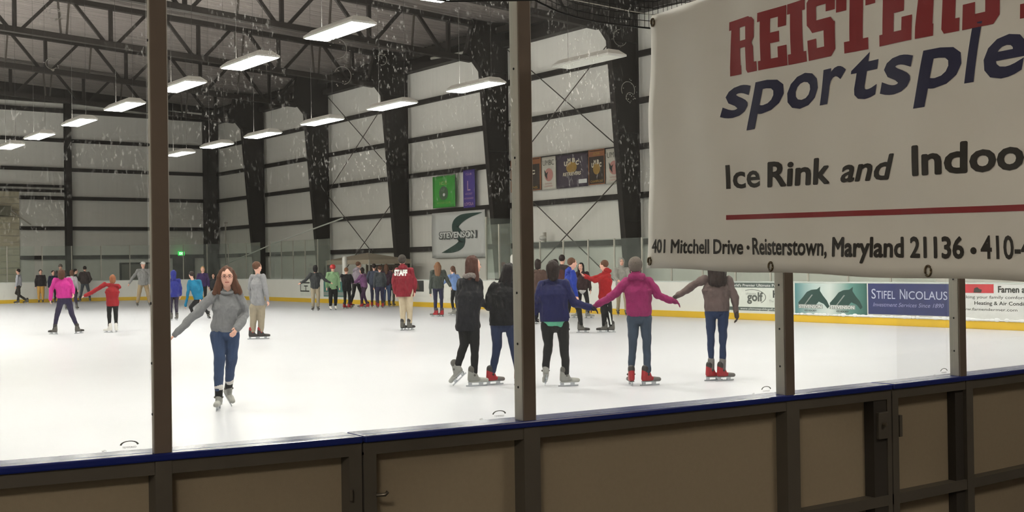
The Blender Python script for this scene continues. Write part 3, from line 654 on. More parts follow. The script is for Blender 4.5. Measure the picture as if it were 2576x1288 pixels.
for Y0, Y1, lab, fl, fr in secs:
    b = bpt((Y0 + Y1) / 2); r = thing('board_section', b, f'steel framed tan board section {lab}', 'rink boards', 'near rink board sections')
    fr_ = MB(); bstrip(fr_, Y0, Y1, 0, .06, 1.05, 1.094); bstrip(fr_, Y0, Y1, 0, .06, .535, .585); bstrip(fr_, Y0, Y1, 0, .06, 0, .06)
    if fl: bstrip(fr_, Y0, Y0 - fl, 0, .06, 0, 1.06, 1)
    if fr: bstrip(fr_, Y1 + fr, Y1, 0, .06, 0, 1.06, 1)
    fr_.build('frame', M_frame, r, b)
    bstrip(MB(), Y0, Y1, .06, .085, .02, 1.09).build('tan_panel', M_tan, r, b); bstrip(MB(), Y0, Y1, .085, .1, .02, 1.09).build('ice_side_sheet', M_board, r, b)
    if abs(Y0 + 2.086) < .01:
        MB().tube([bpt(-2.12, -.02, .905), bpt(-2.15, -.03, .905), bpt(-2.16, -.03, .915)], .007).build('bolt_ring', mat('bolt_steel', (130, 122, 110), .35, .8), r, b, smooth=True)
    if abs(Y1 + 2.078) < .01: MB().tube([bpt(-2.03, -.015, .935), bpt(-2.03, -.015, .895)], .006).build('latch_pin', mat('bolt_steel', (130, 122, 110), .35, .8), r, b)
    if abs(Y0 + 4.218) < .01:
        bstrip(MB(), -4.737, -4.83, .005, .06, .06, 1.05, 1).build('recess_shade', mat('recess_shade_steel', (58, 53, 47), .7), r, b)  # darker steel tone paints in the shade of this recess
        bstrip(MB(), -4.755, -4.832, -.012, .03, .862, .992, 1).build('latch_box', M_frame, r, b, bevel=.004); MB().tube([bpt(-4.785, -.03, .935), bpt(-4.785, -.01, .935)], .011).build('latch_knob', mat('bolt_steel', (130, 122, 110), .35, .8), r, b)
    if abs(Y0 + 4.872) < .01: bstrip(MB(), -5.40, -5.470, .015, .06, .06, 1.05, 1).build('recess_shade', mat('recess_shade_steel', (58, 53, 47), .7), r, b)  # dark strip paints in the shaded side next to the upright
    if abs(Y0 + 4.872) < .01: bstrip(MB(), -4.918, -4.938, -.006, .03, .86, .965, 1).build('hinge', M_frame, r, b)
stn = ['left', 'middle', 'right', 'rightmost']
for Y, n_ in zip(POSTS, stn):
    w0 = .04
    ya, yb = {-1.388: (-1.361, -1.4135), -2.776: (-2.7455, -2.8175), -4.168: (-4.1375, -4.2175), -5.458: (-5.4715, -5.5305)}[Y]
    o = bstrip(MB(), ya, yb, -.004, .065, 0, 1.094, 1).build('board_upright', M_frame, None, bpt(Y)); tag(o, f'dark steel upright of the near boards directly below the {n_} glass post', 'post', 'uprights of the near boards')
# glass posts
pl = ['leftmost tall bronze glass post, at the left of the photo', 'tall bronze glass post in the middle of the photo', 'glass post under the vinyl banner, beside the taupe brown jacket', 'rightmost glass post, under the vinyl banner near the right edge']
for Y, l in zip(POSTS, pl):
    b = bpt(Y, .02, 1.12); r = thing('glass_post', b, l, 'post', 'near glass posts')
    hw = .027
    bstrip(MB(), Y + hw, Y - hw, .0, .008, 1.12, 3.3, 1).build('face_strip', M_postb, r, b, bevel=.002)
    bstrip(MB(), Y + hw, Y - hw, .009, .062 if Y < -2 else .028, 1.12, 3.3, 1).build('post_body', M_alu, r, b, bevel=.003)
    bstrip(MB(), Y - hw, Y - hw - .0035, .004, .03, 1.12, 3.3, 1).build('edge_highlight', M_white, r, b)  # white strip stands in for the highlight along the post's edge
    sc = MB()
    for z in (1.25, 1.42, 1.62, 2.15, 2.5, 2.9): sc.ell(bpt(Y + hw + .0005, .035 if Y < -2 else .018, z), (.005, 0, 0), (0, .0025, 0), (0, 0, .005), 8, 6)
    sc.build('screw', M_black, r, b)
# panes with etched marks and puck scuffs
PE = [2.2] + POSTS + [-7.2]
M_mark = mat('etched_mark', (120, 124, 122), .8); M_scuff = glass_mat('puck_scuff', (.6, .62, .6), .25, (.85, .85, .85), 0, .2)
mk = {0: -1.29, 1: -2.658, 2: -4.045, 3: -5.33}
scf = {1: [(848, 122, .036), (862, 190, .032), (960, 150, .02)], 2: [(1580, 226, .034), (1560, 95, .034), (1585, 245, .02)], 0: [(137, 36, .02), (130, 160, .018)]}
pn = ['leftmost', 'second', 'third', 'fourth', 'rightmost']
for i in range(5):
    Y0, Y1 = PE[i] - .0262, PE[i + 1] + .0262; b = bpt((Y0 + Y1) / 2, .03, 1.12)
    o = bstrip(MB(), Y0, Y1, .03, .042, 1.121, 3.25, 8).build('glass_shield', M_glassN, None, b); tag(o, f'{pn[i]} large clear scratched glass pane standing on the blue cap rail', 'glass', 'near rink glass panes')
    if i in mk:
        Yc = mk[i]; mb = MB()
        def g2(s, t, Yc=Yc): return bpt(Yc - s, .0285, 1.135 + t)
        pts = [(.03 * math.cos(t), .018 + .014 * math.sin(t)) for t in [math.pi * k / 10 for k in range(11)]]
        for (a, c), (d, e) in zip(pts[:-1], pts[1:]): mb.add([g2(a, c), g2(d, e), g2(d * .8, .012 + (e - .012) * .85), g2(a * .8, .012 + (c - .012) * .85)], [(0, 1, 2, 3)])
        mb.build('mark_arch', M_mark, o, b); mb = MB()
        letters(mb, 'TEMPERED', g2, -.022, .022, .007, .006); letters(mb, 'SAFETY GLASS PANEL', g2, -.045, .045, -.004, .005); mb.build('mark_lettering', M_mark, o, b); letters(MB(), 'HD', g2, -.085, -.072, .0, .007).build('mark_code', M_mark, o, b)
    for (sx_, sy_, rr) in scf.get(i, []):
        c = None; d = px(sx_, sy_); X = 3.5
        for _ in range(20): c = CAM + d * ((X) / d.x); X = CURV(c.y) + .028
        a0 = random.uniform(0, 6); mb = MB(); ring = [(math.cos(t), math.sin(t)) for t in [a0 + 4.2 * k / 20 for k in range(21)]]
        dd = (bpt(c.y - .01, .028, 0) - bpt(c.y + .01, .028, 0)).normalized()
        mb.tube([c + dd * (p * rr) + Vector((0, 0, q * rr)) for p, q in ring], .0011, 5)
        for k in range(10):
            t = random.uniform(0, 6.28); q = c + dd * math.cos(t) * rr * random.uniform(.5, 1.5) + Vector((0, 0, math.sin(t) * rr * random.uniform(.6, 1.4))); mb.ell(q, dd * random.uniform(.001, .004), (0.0006, 0, 0), (0, 0, random.uniform(.0008, .003)), 6, 4)
        mb.build('puck_mark', mat('scuff_white', (190, 190, 186), .8), o, b)

# ------------------------------------------------------------------ big vinyl banner, net
th = math.radians(-9); BU = Vector((-math.cos(th), -math.sin(th), 0)); BN = Vector((-BU.y, BU.x, 0))
BL = Vector((3.36, -3.199, 0))
if BN.dot(CAM - BL) < 0: BN = -BN
def rip(s, t): return .006 * math.sin(s * 7 + 1) * math.sin(t * 5) + .004 * math.sin(s * 19 + t * 3) + .003 * math.sin(t * 17 + s * 4)
def bf(off=0.0): return lambda s, t: BL + BU * s + Vector((0, 0, t)) + BN * (off + rip(s, t))
nS, nT = 60, 30; v = []; f = []
for i in range(nS + 1):
    for j in range(nT + 1):
        s0 = i / nS; t = j / nT; sL = -.03 + .07 * t + .008 * math.sin(t * 8); s = sL + (2.42 - sL) * s0; bot = 1.709 - .0235 * (s + .03) + .003 * math.sin(s * 9); top = 2.70 + .012 * (s) ; v.append(bf()(s, bot + (top - bot) * t))
for i in range(nS):
    for j in range(nT): a = i * (nT + 1) + j; f.append((a, a + nT + 1, a + nT + 2, a + 1))
M_vinyl = mat('white_vinyl', (228, 224, 214), .5, 0, .05, 2, .15, 3)
vb = MB().add(v, f).build('vinyl_banner', M_vinyl, None, BL + Vector((0, 0, 2.2)), smooth=True); vb.modifiers.new('s', 'SOLIDIFY').thickness = .0015; vb.modifiers['s'].offset = 0
tag(vb, 'large white vinyl banner with red and navy rink lettering hanging beside the glass', 'banner'); vbb = BL + Vector((0, 0, 2.2))
M_rd = mat('vinyl_red', (142, 34, 38), .5, 0, .06, 4); M_nv = mat('vinyl_navy', (30, 30, 68), .5, 0, .06, 4); M_bk = mat('vinyl_black', (40, 34, 26), .5, 0, .06, 4)
SL = -.0235; F3 = bf(.0022)
def sl(s): return SL * (s - .5)
mb = MB()
for ch, a, c in (('R', .515, .669), ('E', .677, .817), ('I', .821, .91), ('S', .919, 1.05), ('T', 1.055, 1.215), ('E', 1.234, 1.368), ('R', 1.381, 1.533), ('S', 1.543, 1.67), ('T', 1.70, 1.86), ('O', 1.87, 2.0)):
    if ch == 'O': continue
    for q in SLAB[ch]:
        P = []
        for (x_, y_) in q: s = a + (c - a) * x_; P.append((s, 2.393 + sl(s) + .193 * y_ * (1 + .15 * (s - .5))))
        fine(P, [tuple(range(len(P)))], F3, mb)
mb.build('red_heading_lettering', M_rd, vb, vbb)
mb = MB()
sh = .24
for ch, a, c in (('s', .467, .632), ('p', .611, .796), ('o', .811, .955), ('r', .962, 1.09), ('t', 1.109, 1.228), ('s', 1.226, 1.374), ('p', 1.366, 1.540), ('l', 1.546, 1.612), ('e', 1.616, 1.75), ('x', 1.75, 1.92)):
    letters(mb, ch, F3, a, c, 2.25 + sl((a + c) / 2), .157 if ch not in 's' else .152, shear=.2, bold=.024, fin=1)
mb.build('navy_heading_lettering', M_nv, vb, vbb)
for nm_, items in (('slogan_lettering', [('Ice', .489, .672, 1.994, .083, .02, 0), ('Rink', .711, 1.008, 1.991 + sl(.7), .083, .03, .08), ('and', 1.062, 1.285, 1.992 + sl(1.06), .075, .025, .25), ('Indoor Turf', 1.359, 2.15, 1.998 + sl(1.36), .086, .03, 0)]),
                   ('address_lettering', [('401 Mitchell Drive', .012, .574, 1.771, .052, .022, .12), ('\u2022', .591, .607, 1.7655 - .004, .038, .02, 0), ('Reisterstown,', .622, .995, 1.7565, .057, .022, 0), ('Maryland 21136', 1.02, 1.532, 1.7455, .060, .032, 0), ('\u2022', 1.552, 1.573, 1.730, .048, .02, 0), ('410-4', 1.586, 1.76, 1.732, .062, .02, 0)])):
    for (tx, a, c, z_, h_, bo, she) in items:
        letters(MB(), tx, F3, a, c, z_, h_, bold=bo, slope=SL, shear=she, fin=1).build(nm_, M_bk, vb, vbb)
mb = MB(); n = 24; v = []
for k in range(n + 1):
    s = .489 + 1.5 * k / n; t = 1.881 - .0205 * (s - .489); v += [F3(s, t), F3(s, t + .017)]
mb.add(v, [(2 * k, 2 * k + 2, 2 * k + 3, 2 * k + 1) for k in range(n)]).build('red_rule', M_rd, vb, vbb)
for s, t in ((-.005, 1.737), (.723, 1.713), (1.405, 1.697), (.058, 2.672), (2.1, 1.68)):
    c = bf(.004)(s, t); mb = MB(); mb.tube([c + BU * (.011 * math.cos(a)) + Vector((0, 0, .015 * math.sin(a))) for a in [2 * math.pi * k / 16 for k in range(17)]], .0035, 6); mb.build('grommet', mat('brass_grommet', (120, 106, 84), .35, .8), vb, vbb, smooth=True)
XNt = 3.345
def npt(x, y): return atX(x, y, XNt)
rope = [npt(1060, -6), npt(1130, 3), npt(1290, 1), npt(1345, 0), npt(1400, 27), npt(1450, 43), npt(1500, 54), npt(1570, 64), npt(1635, 71)]
b = npt(1450, 43); r = thing('safety_net', b, 'black safety net hanging from above into the top of the middle glass pane', 'net')
MB().tube(rope, .0035, 6).build('edge_rope', M_black, r, b, smooth=True)
MB().tube([npt(1420, -4), npt(1500, 11), npt(1580, 27), npt(1665, 42)], .0018, 6).build('white_cord', M_white, r, b)
mb = MB(); ry = [(p.y, p.z) for p in rope[3:]]
def ropez(Y):
    for (a, c), (d, e) in zip(ry[:-1], ry[1:]):
        if d <= Y <= a: return c + (e - c) * (Y - a) / (d - a)
    return ry[-1][1] + .25 * (ry[-1][0] - Y)
for k in range(44):
    Y = rope[3].y - .026 * k
    mb.tube([(XNt + .004 * math.sin(k * 1.7), Y, ropez(Y)), (XNt, Y - .004 * math.sin(k), ropez(Y) + .3), (XNt, Y, ropez(Y) + .8)], .0015, 4)
for k in range(1, 22):
    mb.tube([(XNt, Yy, ropez(Yy) + .026 * k + .003 * math.sin(Yy * 30)) for Yy in [rope[3].y - .1 * q for q in range(12)]], .0015, 4)
tag(mb.build('mesh_cords', M_black, r, b))

# ================================================================== PEOPLE
DG = lambda: bpy.context.evaluated_depsgraph_get()
def remesh(mb, name, voxel, M, parent=None, base=(0, 0, 0), smooth=4, wr=0.0, wsc=9.0, wst=(1, 1, 1), clip=None):
    """fuse overlapping solids to one continuous skin"""
    me = mb.mesh(name, base); o = bpy.data.objects.new(name, me); COL.objects.link(o)
    a = o.modifiers.new('r', 'REMESH'); a.mode = 'VOXEL'; a.voxel_size = voxel
    s = o.modifiers.new('s', 'SMOOTH'); s.factor = .5; s.iterations = smooth
    nm = bpy.data.meshes.new_from_object(o.evaluated_get(DG())); o.modifiers.clear(); o.data = nm; bpy.data.meshes.remove(me)
    nm.name = name; nm.materials.clear(); nm.materials.append(M)
    n = len(nm.vertices)
    if wr and n:
        co = np.empty(n * 3); nm.vertices.foreach_get('co', co); nr = np.empty(n * 3); nm.vertices.foreach_get('normal', nr)
        co = co.reshape(-1, 3); nr = nr.reshape(-1, 3); off = Vector((base[0], base[1], 0)) * 3
        pp = co * np.array(wst) * wsc + np.array(off)
        q = np.array([noise.noise(p) + .5 * noise.noise((p[0] * 2.3, p[1] * 2.3, p[2] * 2.3)) for p in pp.tolist()])
        nm.vertices.foreach_set('co', (co + nr * (q * wr)[:, None]).ravel())
    if clip and n:
        hz, SA_, TF_, zz, wx, wy = clip; co = np.empty(n * 3); nm.vertices.foreach_get('co', co); co = co.reshape(-1, 3); r_ = co - np.array(hz - Vector(base))
        mk_ = (np.abs(r_ @ np.array(SA_)) < wx) & (np.abs(r_ @ np.array(TF_)) < wy) & (r_[:, 2] < zz); co[mk_, 2] = (hz - Vector(base)).z + zz; nm.vertices.foreach_set('co', co.ravel())
    nm.shade_smooth()
    if parent: o.parent = parent
    else: o.location = base
    return o

def cloth(name, col, rough=.85, var=.16, sc=9, bump=.25, bs=60): return mat('cloth_' + name, col, rough, 0, var, sc, bump, bs, sheen=.04, spec=.25)
SKIN = mat('skin', (228, 176, 156), .5, 0, .05, 8); SKIN2 = mat('skin_tan', (190, 136, 110), .5, 0, .05, 8)
HAIR = {}
def hairm(name, col): return mat('hair_' + name, col, .55, 0, .35, 30, .4, 90, stretch=(1, 1, .12), spec=.2)
M_blade = mat('skate_blade', (190, 194, 198), .25, .9, .05, 5)
M_lip = mat('lip', (176, 92, 88), .5); M_eye = mat('eye_dark', (44, 34, 30), .3); M_glf = mat('spectacle_frame', (120, 60, 62), .4)

# shared skate meshes, toe along +Y, ankle above origin, blade bottom at z=0 (adult size)
def skate_meshes():
    s = MB()
    s.cap((0, -.045, .10), (0, .12, .088), .042, .034, (1, 0, 0), .95); s.cap((0, .12, .088), (0, .175, .082), .034, .028, (1, 0, 0), 1.15)
    s.cap((0, -.05, .10), (0, -.035, .23), .042, .046, (0, 1, 0), 1.12); s.cap((0, -.01, .13), (0, -.015, .22), .045, .046); s.cap((0, .03, .12), (0, -.0, .19), .04, .04)
    o = remesh(s, 'skate_shell', .009, M_black, None, (0, 0, 0), 3); shell = o.data; bpy.data.objects.remove(o)
    t = MB(); t.cap((0, .10, .088), (0, .182, .082), .0375, .032, (1, 0, 0), 1.18); t.box((-.036, -.085, .058), (.036, .19, .07)); o = remesh(t, 'toe_cap', .008, M_black, None, (0, 0, 0), 2); toe = o.data; bpy.data.objects.remove(o)
    c = MB(); c.cap((0, -.03, .215), (0, -.028, .25), .05, .05, (0, 1, 0), 1.15, 14, 3); c.cap((-.046, .0, .16), (.046, .0, .16), .018, .018, None, 1, 8, 3); o = remesh(c, 'cuff', .008, M_black, None, (0, 0, 0), 2); cuff = o.data; bpy.data.objects.remove(o)
    b = MB(); b.box((-.0025, -.12, 0.0), (.0025, .19, .02)); b.box((-.012, -.085, .015), (.012, -.035, .062)); b.box((-.012, .07, .015), (.012, .13, .062)); b.box((-.01, -.09, .05), (.01, .15, .062)); blade = b.mesh('blade')
    return shell, toe, cuff, blade
SK = skate_meshes()
SKM = {}
def skm(n, c): return mat('skate_' + n, c, .42, 0, .1, 9, spec=.5)
SKATES = {'red': (skm('red', (158, 28, 38)), skm('grey', (104, 100, 98)), skm('black', (44, 40, 40))), 'grey': (skm('midgrey', (138, 138, 134)), skm('palegrey', (160, 160, 154)), skm('darkgrey', (86, 84, 80))),
          'black': (skm('black', (44, 40, 40)), skm('black2', (54, 50, 48)), skm('darkred', (150, 36, 40))), 'white': (skm('white', (222, 220, 214)), skm('white', (222, 220, 214)), skm('white', (222, 220, 214))), 'dark': (skm('darkgrey', (86, 84, 80)), skm('black', (44, 40, 40)), skm('black', (44, 40, 40)))}

def limb(mb, a, b, c, r0, r1, r2, n=12):
    mb.cap(a, b, r0, r1, n=n); mb.cap(b, c, r1, r2, n=n)

def hand(mb, w, d, pn, s, curl=.5, thumb=1):
    """palm from the wrist along d, pn = palm normal, five separate fingers"""
    d = d.normalized(); pn = (pn - d * pn.dot(d)).normalized(); sd = d.cross(pn)
    p1 = w + d * .075 * s
    mb.cap(w, p1, .021 * s, .03 * s, pn, .55, 12, 3)
    for k, (o_, l) in enumerate(((-.028, .062), (-.0095, .07), (.0095, .066), (.027, .052))):
        a = p1 + sd * o_ * s + d * .008 * s; m_ = a + (d * math.cos(curl * .7) + pn * math.sin(curl * .7)) * l * .5 * s; e = m_ + (d * math.cos(curl * 1.7) + pn * math.sin(curl * 1.7)) * l * .5 * s
        mb.cap(a, m_, .0088 * s, .008 * s, n=8, m=3); mb.cap(m_, e, .008 * s, .0068 * s, n=8, m=3)
    a = w + d * .02 * s + sd * thumb * -.024 * s; m_ = a + (d * .75 - sd * thumb * .65).normalized() * .036 * s; e = m_ + (d * .9 + pn * .4).normalized() * .03 * s
    mb.cap(a, m_, .0115 * s, .0095 * s, n=8, m=3); mb.cap(m_, e, .0095 * s, .0075 * s, n=8, m=3)

def person(x, yf, yt, face, label, top, bot, hair, skate='black', J={}, hf=None, skin=SKIN, hat=None, slim=1.0, legs=1.0, arms='down', stance='stand', hairstyle='short', coat=False, hem=0.0,
           glove=None, hood=False, sock=None, toe=None, tilt=(0, 0), group=None, zoff=None, shirt=None, maxX=63.6, drop=0.0, lean=0.0):
    g = atZ(x, yf)
    if g.x > maxX: g = atX(x, yf, maxX); g.z = 0
    if g.y < -25.1: t_ = (-25.1) / g.y; g = Vector((g.x * t_, -25.1, 0))
    dep = (g - CAM).dot(FWD); k = dep / FPX; k = k * 1.0
    A = Vector((g.x, g.y, 0)).normalized(); Rr = Vector((A.y, -A.x, 0)); Z = Vector((0, 0, 1))
    foot_y = 644 - FPX * (g - CAM).dot(UPV) / dep
    Hp = foot_y - yt; h = Hp * k; s = h / 1.78 * (1.0 if h < 1.95 else .97)
    vox = max(.0066, min(.02, k * .85))
    ph = math.radians(face); F = Rr * math.sin(ph) + A * math.cos(ph); S = Rr * math.cos(ph) - A * math.sin(ph)
    def W(p): return g + Rr * ((p[0] - x) * k) + Z * ((foot_y - p[1]) * k) + A * (p[2] if len(p) > 2 else 0)
    def T(xs, yfw, z): return g + S * (xs * h) + F * (yfw * h) + Z * (z * h)
    side = 1 if math.cos(ph) >= -.01 else -1       # +S is image right when facing away
    P = {}
    ln = lean
    P['pelvis'] = T(0, 0, .53); P['chest'] = T(0, ln * .8, .70 - abs(ln) * .08); P['neck'] = T(0, .01 + ln * 1.2, .825 - abs(ln) * .2); P['head'] = T(0, .022 + ln * 1.45, .925 - abs(ln) * .27)
    for nm, sg in (('r', side), ('l', -side)):
        P['sh' + nm] = T(sg * .1, ln * 1.1, .80 - abs(ln) * .18); P['hip' + nm] = T(sg * .05, 0, .515)
        if arms == 'out': el, ha = (sg * .2, ln + .02, .68), (sg * .31, ln + .03, .62)
        elif arms == 'fwd': el, ha = (sg * .12, .12 + ln, .66), (sg * .09, .27 + ln, .62)
        elif arms == 'pocket': el, ha = (sg * .165, -.03, .63), (sg * .1, .08, .54)
        else: el, ha = (sg * .135, .0 + ln * .6, .645), (sg * .14, .035 + ln * .6, .50)
        P['el' + nm], P['ha' + nm] = T(*el), T(*ha)
        dx = {'stand': .055, 'wide': .13, 'stride': .06}[stance]; fw = {'stand': 0, 'wide': 0, 'stride': .12 * (1 if nm == 'r' else -1)}[stance]
        P['an' + nm] = T(sg * dx, fw, .085); P['kn' + nm] = T(sg * (dx * .5 + .027), fw * .5 + .035, .30)
    for kk, pv in J.items(): P[kk] = W(pv)
    if 'chest' not in J: P['chest'] = P['pelvis'].lerp(P['neck'], .58)
    hfa = math.radians(hf if hf is not None else face); HF = (Rr * math.sin(hfa) + A * math.cos(hfa)); 
    if tilt != (0, 0): HF = (HF + Z * tilt[1]).normalized()
    HS = Vector((HF.y, -HF.x, 0)).normalized(); HU = HS.cross(HF).normalized(); HU = (HU + Rr * tilt[0]).normalized() if tilt[0] else HU
    if HU.z < 0: HU = -HU
    SA = (P['shr'] - P['shl']); SA.z *= .3; SA = SA.normalized(); TF = Z.cross(SA) * 1
    hd = P['head']; hs = s * 1.03
    for nm in 'lr':
        if (toe or {}).get(nm, (0, 0))[1] == 0: P['an' + nm].z = .15 * s * .98
    # ---- body
    b = MB()
    b.ell(hd, HS * .076 * hs, HF * .092 * hs, HU * .112 * hs, 20, 14); b.ell(hd - HU * .055 * hs + HF * .022 * hs, HS * .058 * hs, HF * .062 * hs, HU * .066 * hs, 16, 10)
    b.cap(hd + HF * .088 * hs - HU * .0 * hs, hd + HF * .104 * hs - HU * .026 * hs, .009 * hs, .013 * hs, n=8, m=3)
    for sg in (1, -1): b.ell(hd + HS * sg * .077 * hs - HF * .008 * hs - HU * .012 * hs, HS * .011 * hs, HF * .018 * hs, HU * .03 * hs, 8, 6)
    b.cap(P['neck'] - Z * .03 * s, hd - HU * .07 * hs - HF * .012 * hs, .056 * s, .05 * s)
    b.cap(P['pelvis'], P['chest'], .098 * s, .1 * s, SA, 1.35); b.cap(P['chest'], P['neck'] - Z * .06 * s, .09 * s, .05 * s, SA, 1.3); b.cap(P['shl'], P['shr'], .034 * s, .034 * s)
    for nm in 'lr':
        limb(b, P['sh' + nm], P['el' + nm], P['ha' + nm], .034 * s, .03 * s, .025 * s)
        limb(b, P['hip' + nm], P['kn' + nm], P['an' + nm], .066 * s, .036 * s, .028 * s)
        if vox < .012: 
            hd_d = (P['ha' + nm] - P['el' + nm]); pnn = (P['pelvis'] - P['ha' + nm]); pnn.z = 0
            if pnn.length < .01: pnn = A.copy()
            hand(b, P['ha' + nm], hd_d, pnn + Z * .01, s, .55)
        else: b.cap(P['ha' + nm], P['ha' + nm] + (P['ha' + nm] - P['el' + nm]).normalized() * .11 * s, .03 * s, .024 * s)
    body = remesh(b, 'person', min(vox, .012), skin, None, g, 2); tag(body, label, 'person', group)
    def part(mbx, n, M, sm=3, wr=0, wsc=9, wst=(1, 1, 1), v_=None, clip=None): return remesh(mbx, n, v_ or vox, M, body, g, sm, wr, wsc, wst, clip)
    # ---- jacket / shirt
    j = MB(); puff = 1.14 if coat else 1.06; slim *= 1.13; hz = P['pelvis'] - (P['chest'] - P['pelvis']).normalized() * (.0 + hem) * s
    j.cap(hz, P['pelvis'].lerp(P['chest'], .4), .118 * s * puff * slim, .112 * s * puff * slim, SA, 1.36); j.cap(P['pelvis'].lerp(P['chest'], .4), P['chest'], .112 * s * puff * slim, .124 * s * puff * slim, SA, 1.38)
    j.cap(P['chest'], P['neck'] - Z * .065 * s, .122 * s * puff * slim, .072 * s, SA, 1.5); j.cap(P['shl'], P['shr'], .05 * s * puff, .05 * s * puff)
    for nm in 'lr': j.cap(P['neck'] - Z * .035 * s, P['sh' + nm] + Z * .004 * s, .052 * s, .056 * s)
    j.cap(P['neck'] - Z * .05 * s, P['neck'] - Z * .0, .075 * s, .064 * s)
    for nm in 'lr':
        limb(j, P['sh' + nm], P['el' + nm], P['ha' + nm], .062 * s * puff, .055 * s * puff, .042 * s * puff)
    if hood: hb = P['neck'] - HF * .075 * s; j.cap(hb - SA * .06 * s, hb + SA * .06 * s, .052 * s, .052 * s); j.cap(P['neck'] - HF * .04 * s + Z * .02 * s, P['neck'] + HF * .02 * s + Z * .0, .075 * s, .06 * s)
    jk = part(j, 'jacket' if coat else ('hooded_top' if hood else 'top'), top, 3, .02 * s, 7, (1.4, 1.4, .9), None, (hz, SA, Z.cross(SA), -.055 * s, .205 * s, .17 * s))
    if glove:
        for nm in 'lr':
            q = MB(); dd_ = P['ha' + nm] - P['el' + nm]; pn_ = (P['pelvis'] - P['ha' + nm]); pn_.z = 0; hand(q, P['ha' + nm], dd_, pn_ + Z * .01, s * 1.02, .55)
            q.cap(P['ha' + nm], P['ha' + nm] + dd_.normalized() * .06 * s, .034 * s, .036 * s)
            for o_ in (-.006, .006): hand(q, P['ha' + nm] + Z * o_ * s, dd_, pn_ + Z * .01, s * 1.04, .55)
            remesh(q, 'glove', .006, glove, body, g, 1)
    if shirt:
        q = MB(); q.cap(hz - Z * .06 * s, P['pelvis'], .116 * s * slim, .11 * s * slim, SA, 1.36); part(q, 'shirt_hem', shirt, 2, .004 * s)
    # ---- trousers
    t = MB(); lw = legs
    t.cap(P['hipl'].lerp(P['hipr'], .5) + Z * .02 * s, P['pelvis'] + Z * .03 * s, .108 * s * slim, .106 * s * slim, SA, 1.32)
    for nm in 'lr':
        an = P['an' + nm].lerp(P['kn' + nm], .13 if sock is None else .25)
        limb(t, P['hip' + nm], P['kn' + nm], an, .096 * s * (.7 + .3 * lw), .067 * s * lw, .049 * s * lw)
    part(t, 'trousers', bot, 3, .011 * s, 9, (1, 1, .8))
    if sock:
        for nm in 'lr': q = MB(); q.cap(P['an' + nm] + Z * .02 * s, P['an' + nm].lerp(P['kn' + nm], .3), .047 * s, .051 * s); o = q.build('sock', sock[0], body, g, smooth=True)
        if len(sock) > 1:
            for nm in 'lr': q = MB(); c0 = P['an' + nm].lerp(P['kn' + nm], .27); q.cap(c0, c0 + (P['kn' + nm] - P['an' + nm]).normalized() * .012, .052 * s * lw, .052 * s * lw, None, 1, 14, 3); q.build('sock_band', sock[1], body, g, smooth=True)
    # ---- skates
    mats = SKATES[skate]
    for nm in 'lr':
        td = (toe or {}).get(nm, (face, 0)); ta = math.radians(td[0]); TFd = Rr * math.sin(ta) + A * math.cos(ta); pitch = math.radians(td[1]); TFd = TFd * math.cos(pitch) + Z * math.sin(pitch)
        X_ = Vector((TFd.y, -TFd.x, 0)).normalized(); U_ = X_.cross(TFd).normalized(); sc = s * .98
        an = P['an' + nm]; org = an - U_ * .15 * sc
        if pitch == 0: org.z = 0.0
        Mx = Matrix(((X_.x, TFd.x, U_.x, 0), (X_.y, TFd.y, U_.y, 0), (X_.z, TFd.z, U_.z, 0), (0, 0, 0, 1))) @ Matrix.Diagonal((sc, sc, sc, 1)); Mx.translation = org - g
        o = bpy.data.objects.new('skate', SK[0]); COL.objects.link(o); o.parent = body; o.matrix_local = Mx; o.material_slots[0].link = 'OBJECT'; o.material_slots[0].material = mats[0]
        for me, n2, M2 in ((SK[1], 'toe_cap', mats[1]), (SK[2], 'cuff', mats[2])):
            q = bpy.data.objects.new(n2, me); COL.objects.link(q); q.parent = o; q.material_slots[0].link = 'OBJECT'; q.material_slots[0].material = M2
        q = bpy.data.objects.new('blade', SK[3]); COL.objects.link(q); q.parent = o
        if not SK[3].materials: SK[3].materials.append(M_blade)
    # ---- hair
    hh = MB(); v2 = vox
    if hairstyle != 'none':
        sm = hairstyle in ('short', 'crop')
        if hat: hs_k = hs; hs = hs * .93
        hh.ell(hd - HF * .026 * hs + HU * (.024 if not sm else .032) * hs, HS * (.089 if not sm else .088) * hs, HF * (.1 if not sm else .102) * hs, HU * (.112 if not sm else .1) * hs, 20, 14)
        if hairstyle in ('long', 'verylong', 'wavy'):
            Lh = {'long': .27, 'verylong': .42, 'wavy': .25}[hairstyle] * hs; a = hd - HF * .045 * hs; e = hd - HU * Lh - HF * .09 * hs
            hh.cap(a, e, .076 * hs, .042 * hs, HS, 1.25 if hairstyle != 'verylong' else 1.5)
            for sg in (1, -1): hh.cap(hd + HS * sg * .062 * hs - HF * .01 * hs, hd + HS * sg * .095 * hs - HU * Lh * .72 + HF * .0 * hs, .036 * hs, .03 * hs)
            if hairstyle == 'wavy':
                for sg in (1, -1): hh.cap(hd + HS * sg * .075 * hs, hd + HS * sg * .15 * hs - HU * .19 * hs, .034 * hs, .03 * hs); hh.cap(hd + HS * sg * .06 * hs + HU * .07 * hs, hd + HS * sg * .09 * hs, .03 * hs, .034 * hs)
        if hairstyle == 'bob':
            hh.cap(hd - HF * .03 * hs, hd - HU * .075 * hs - HF * .035 * hs, .085 * hs, .076 * hs, HS, 1.1)
        if hairstyle == 'fan': hh.cap(hd - HF * .035 * hs, hd - HU * .22 * hs - HF * .1 * hs, .082 * hs, .07 * hs, HS, 1.75)
        if hairstyle == 'pony':
            hh.cap(hd - HF * .1 * hs + HU * .05 * hs, hd - HF * .17 * hs - HU * .13 * hs, .04 * hs, .022 * hs)
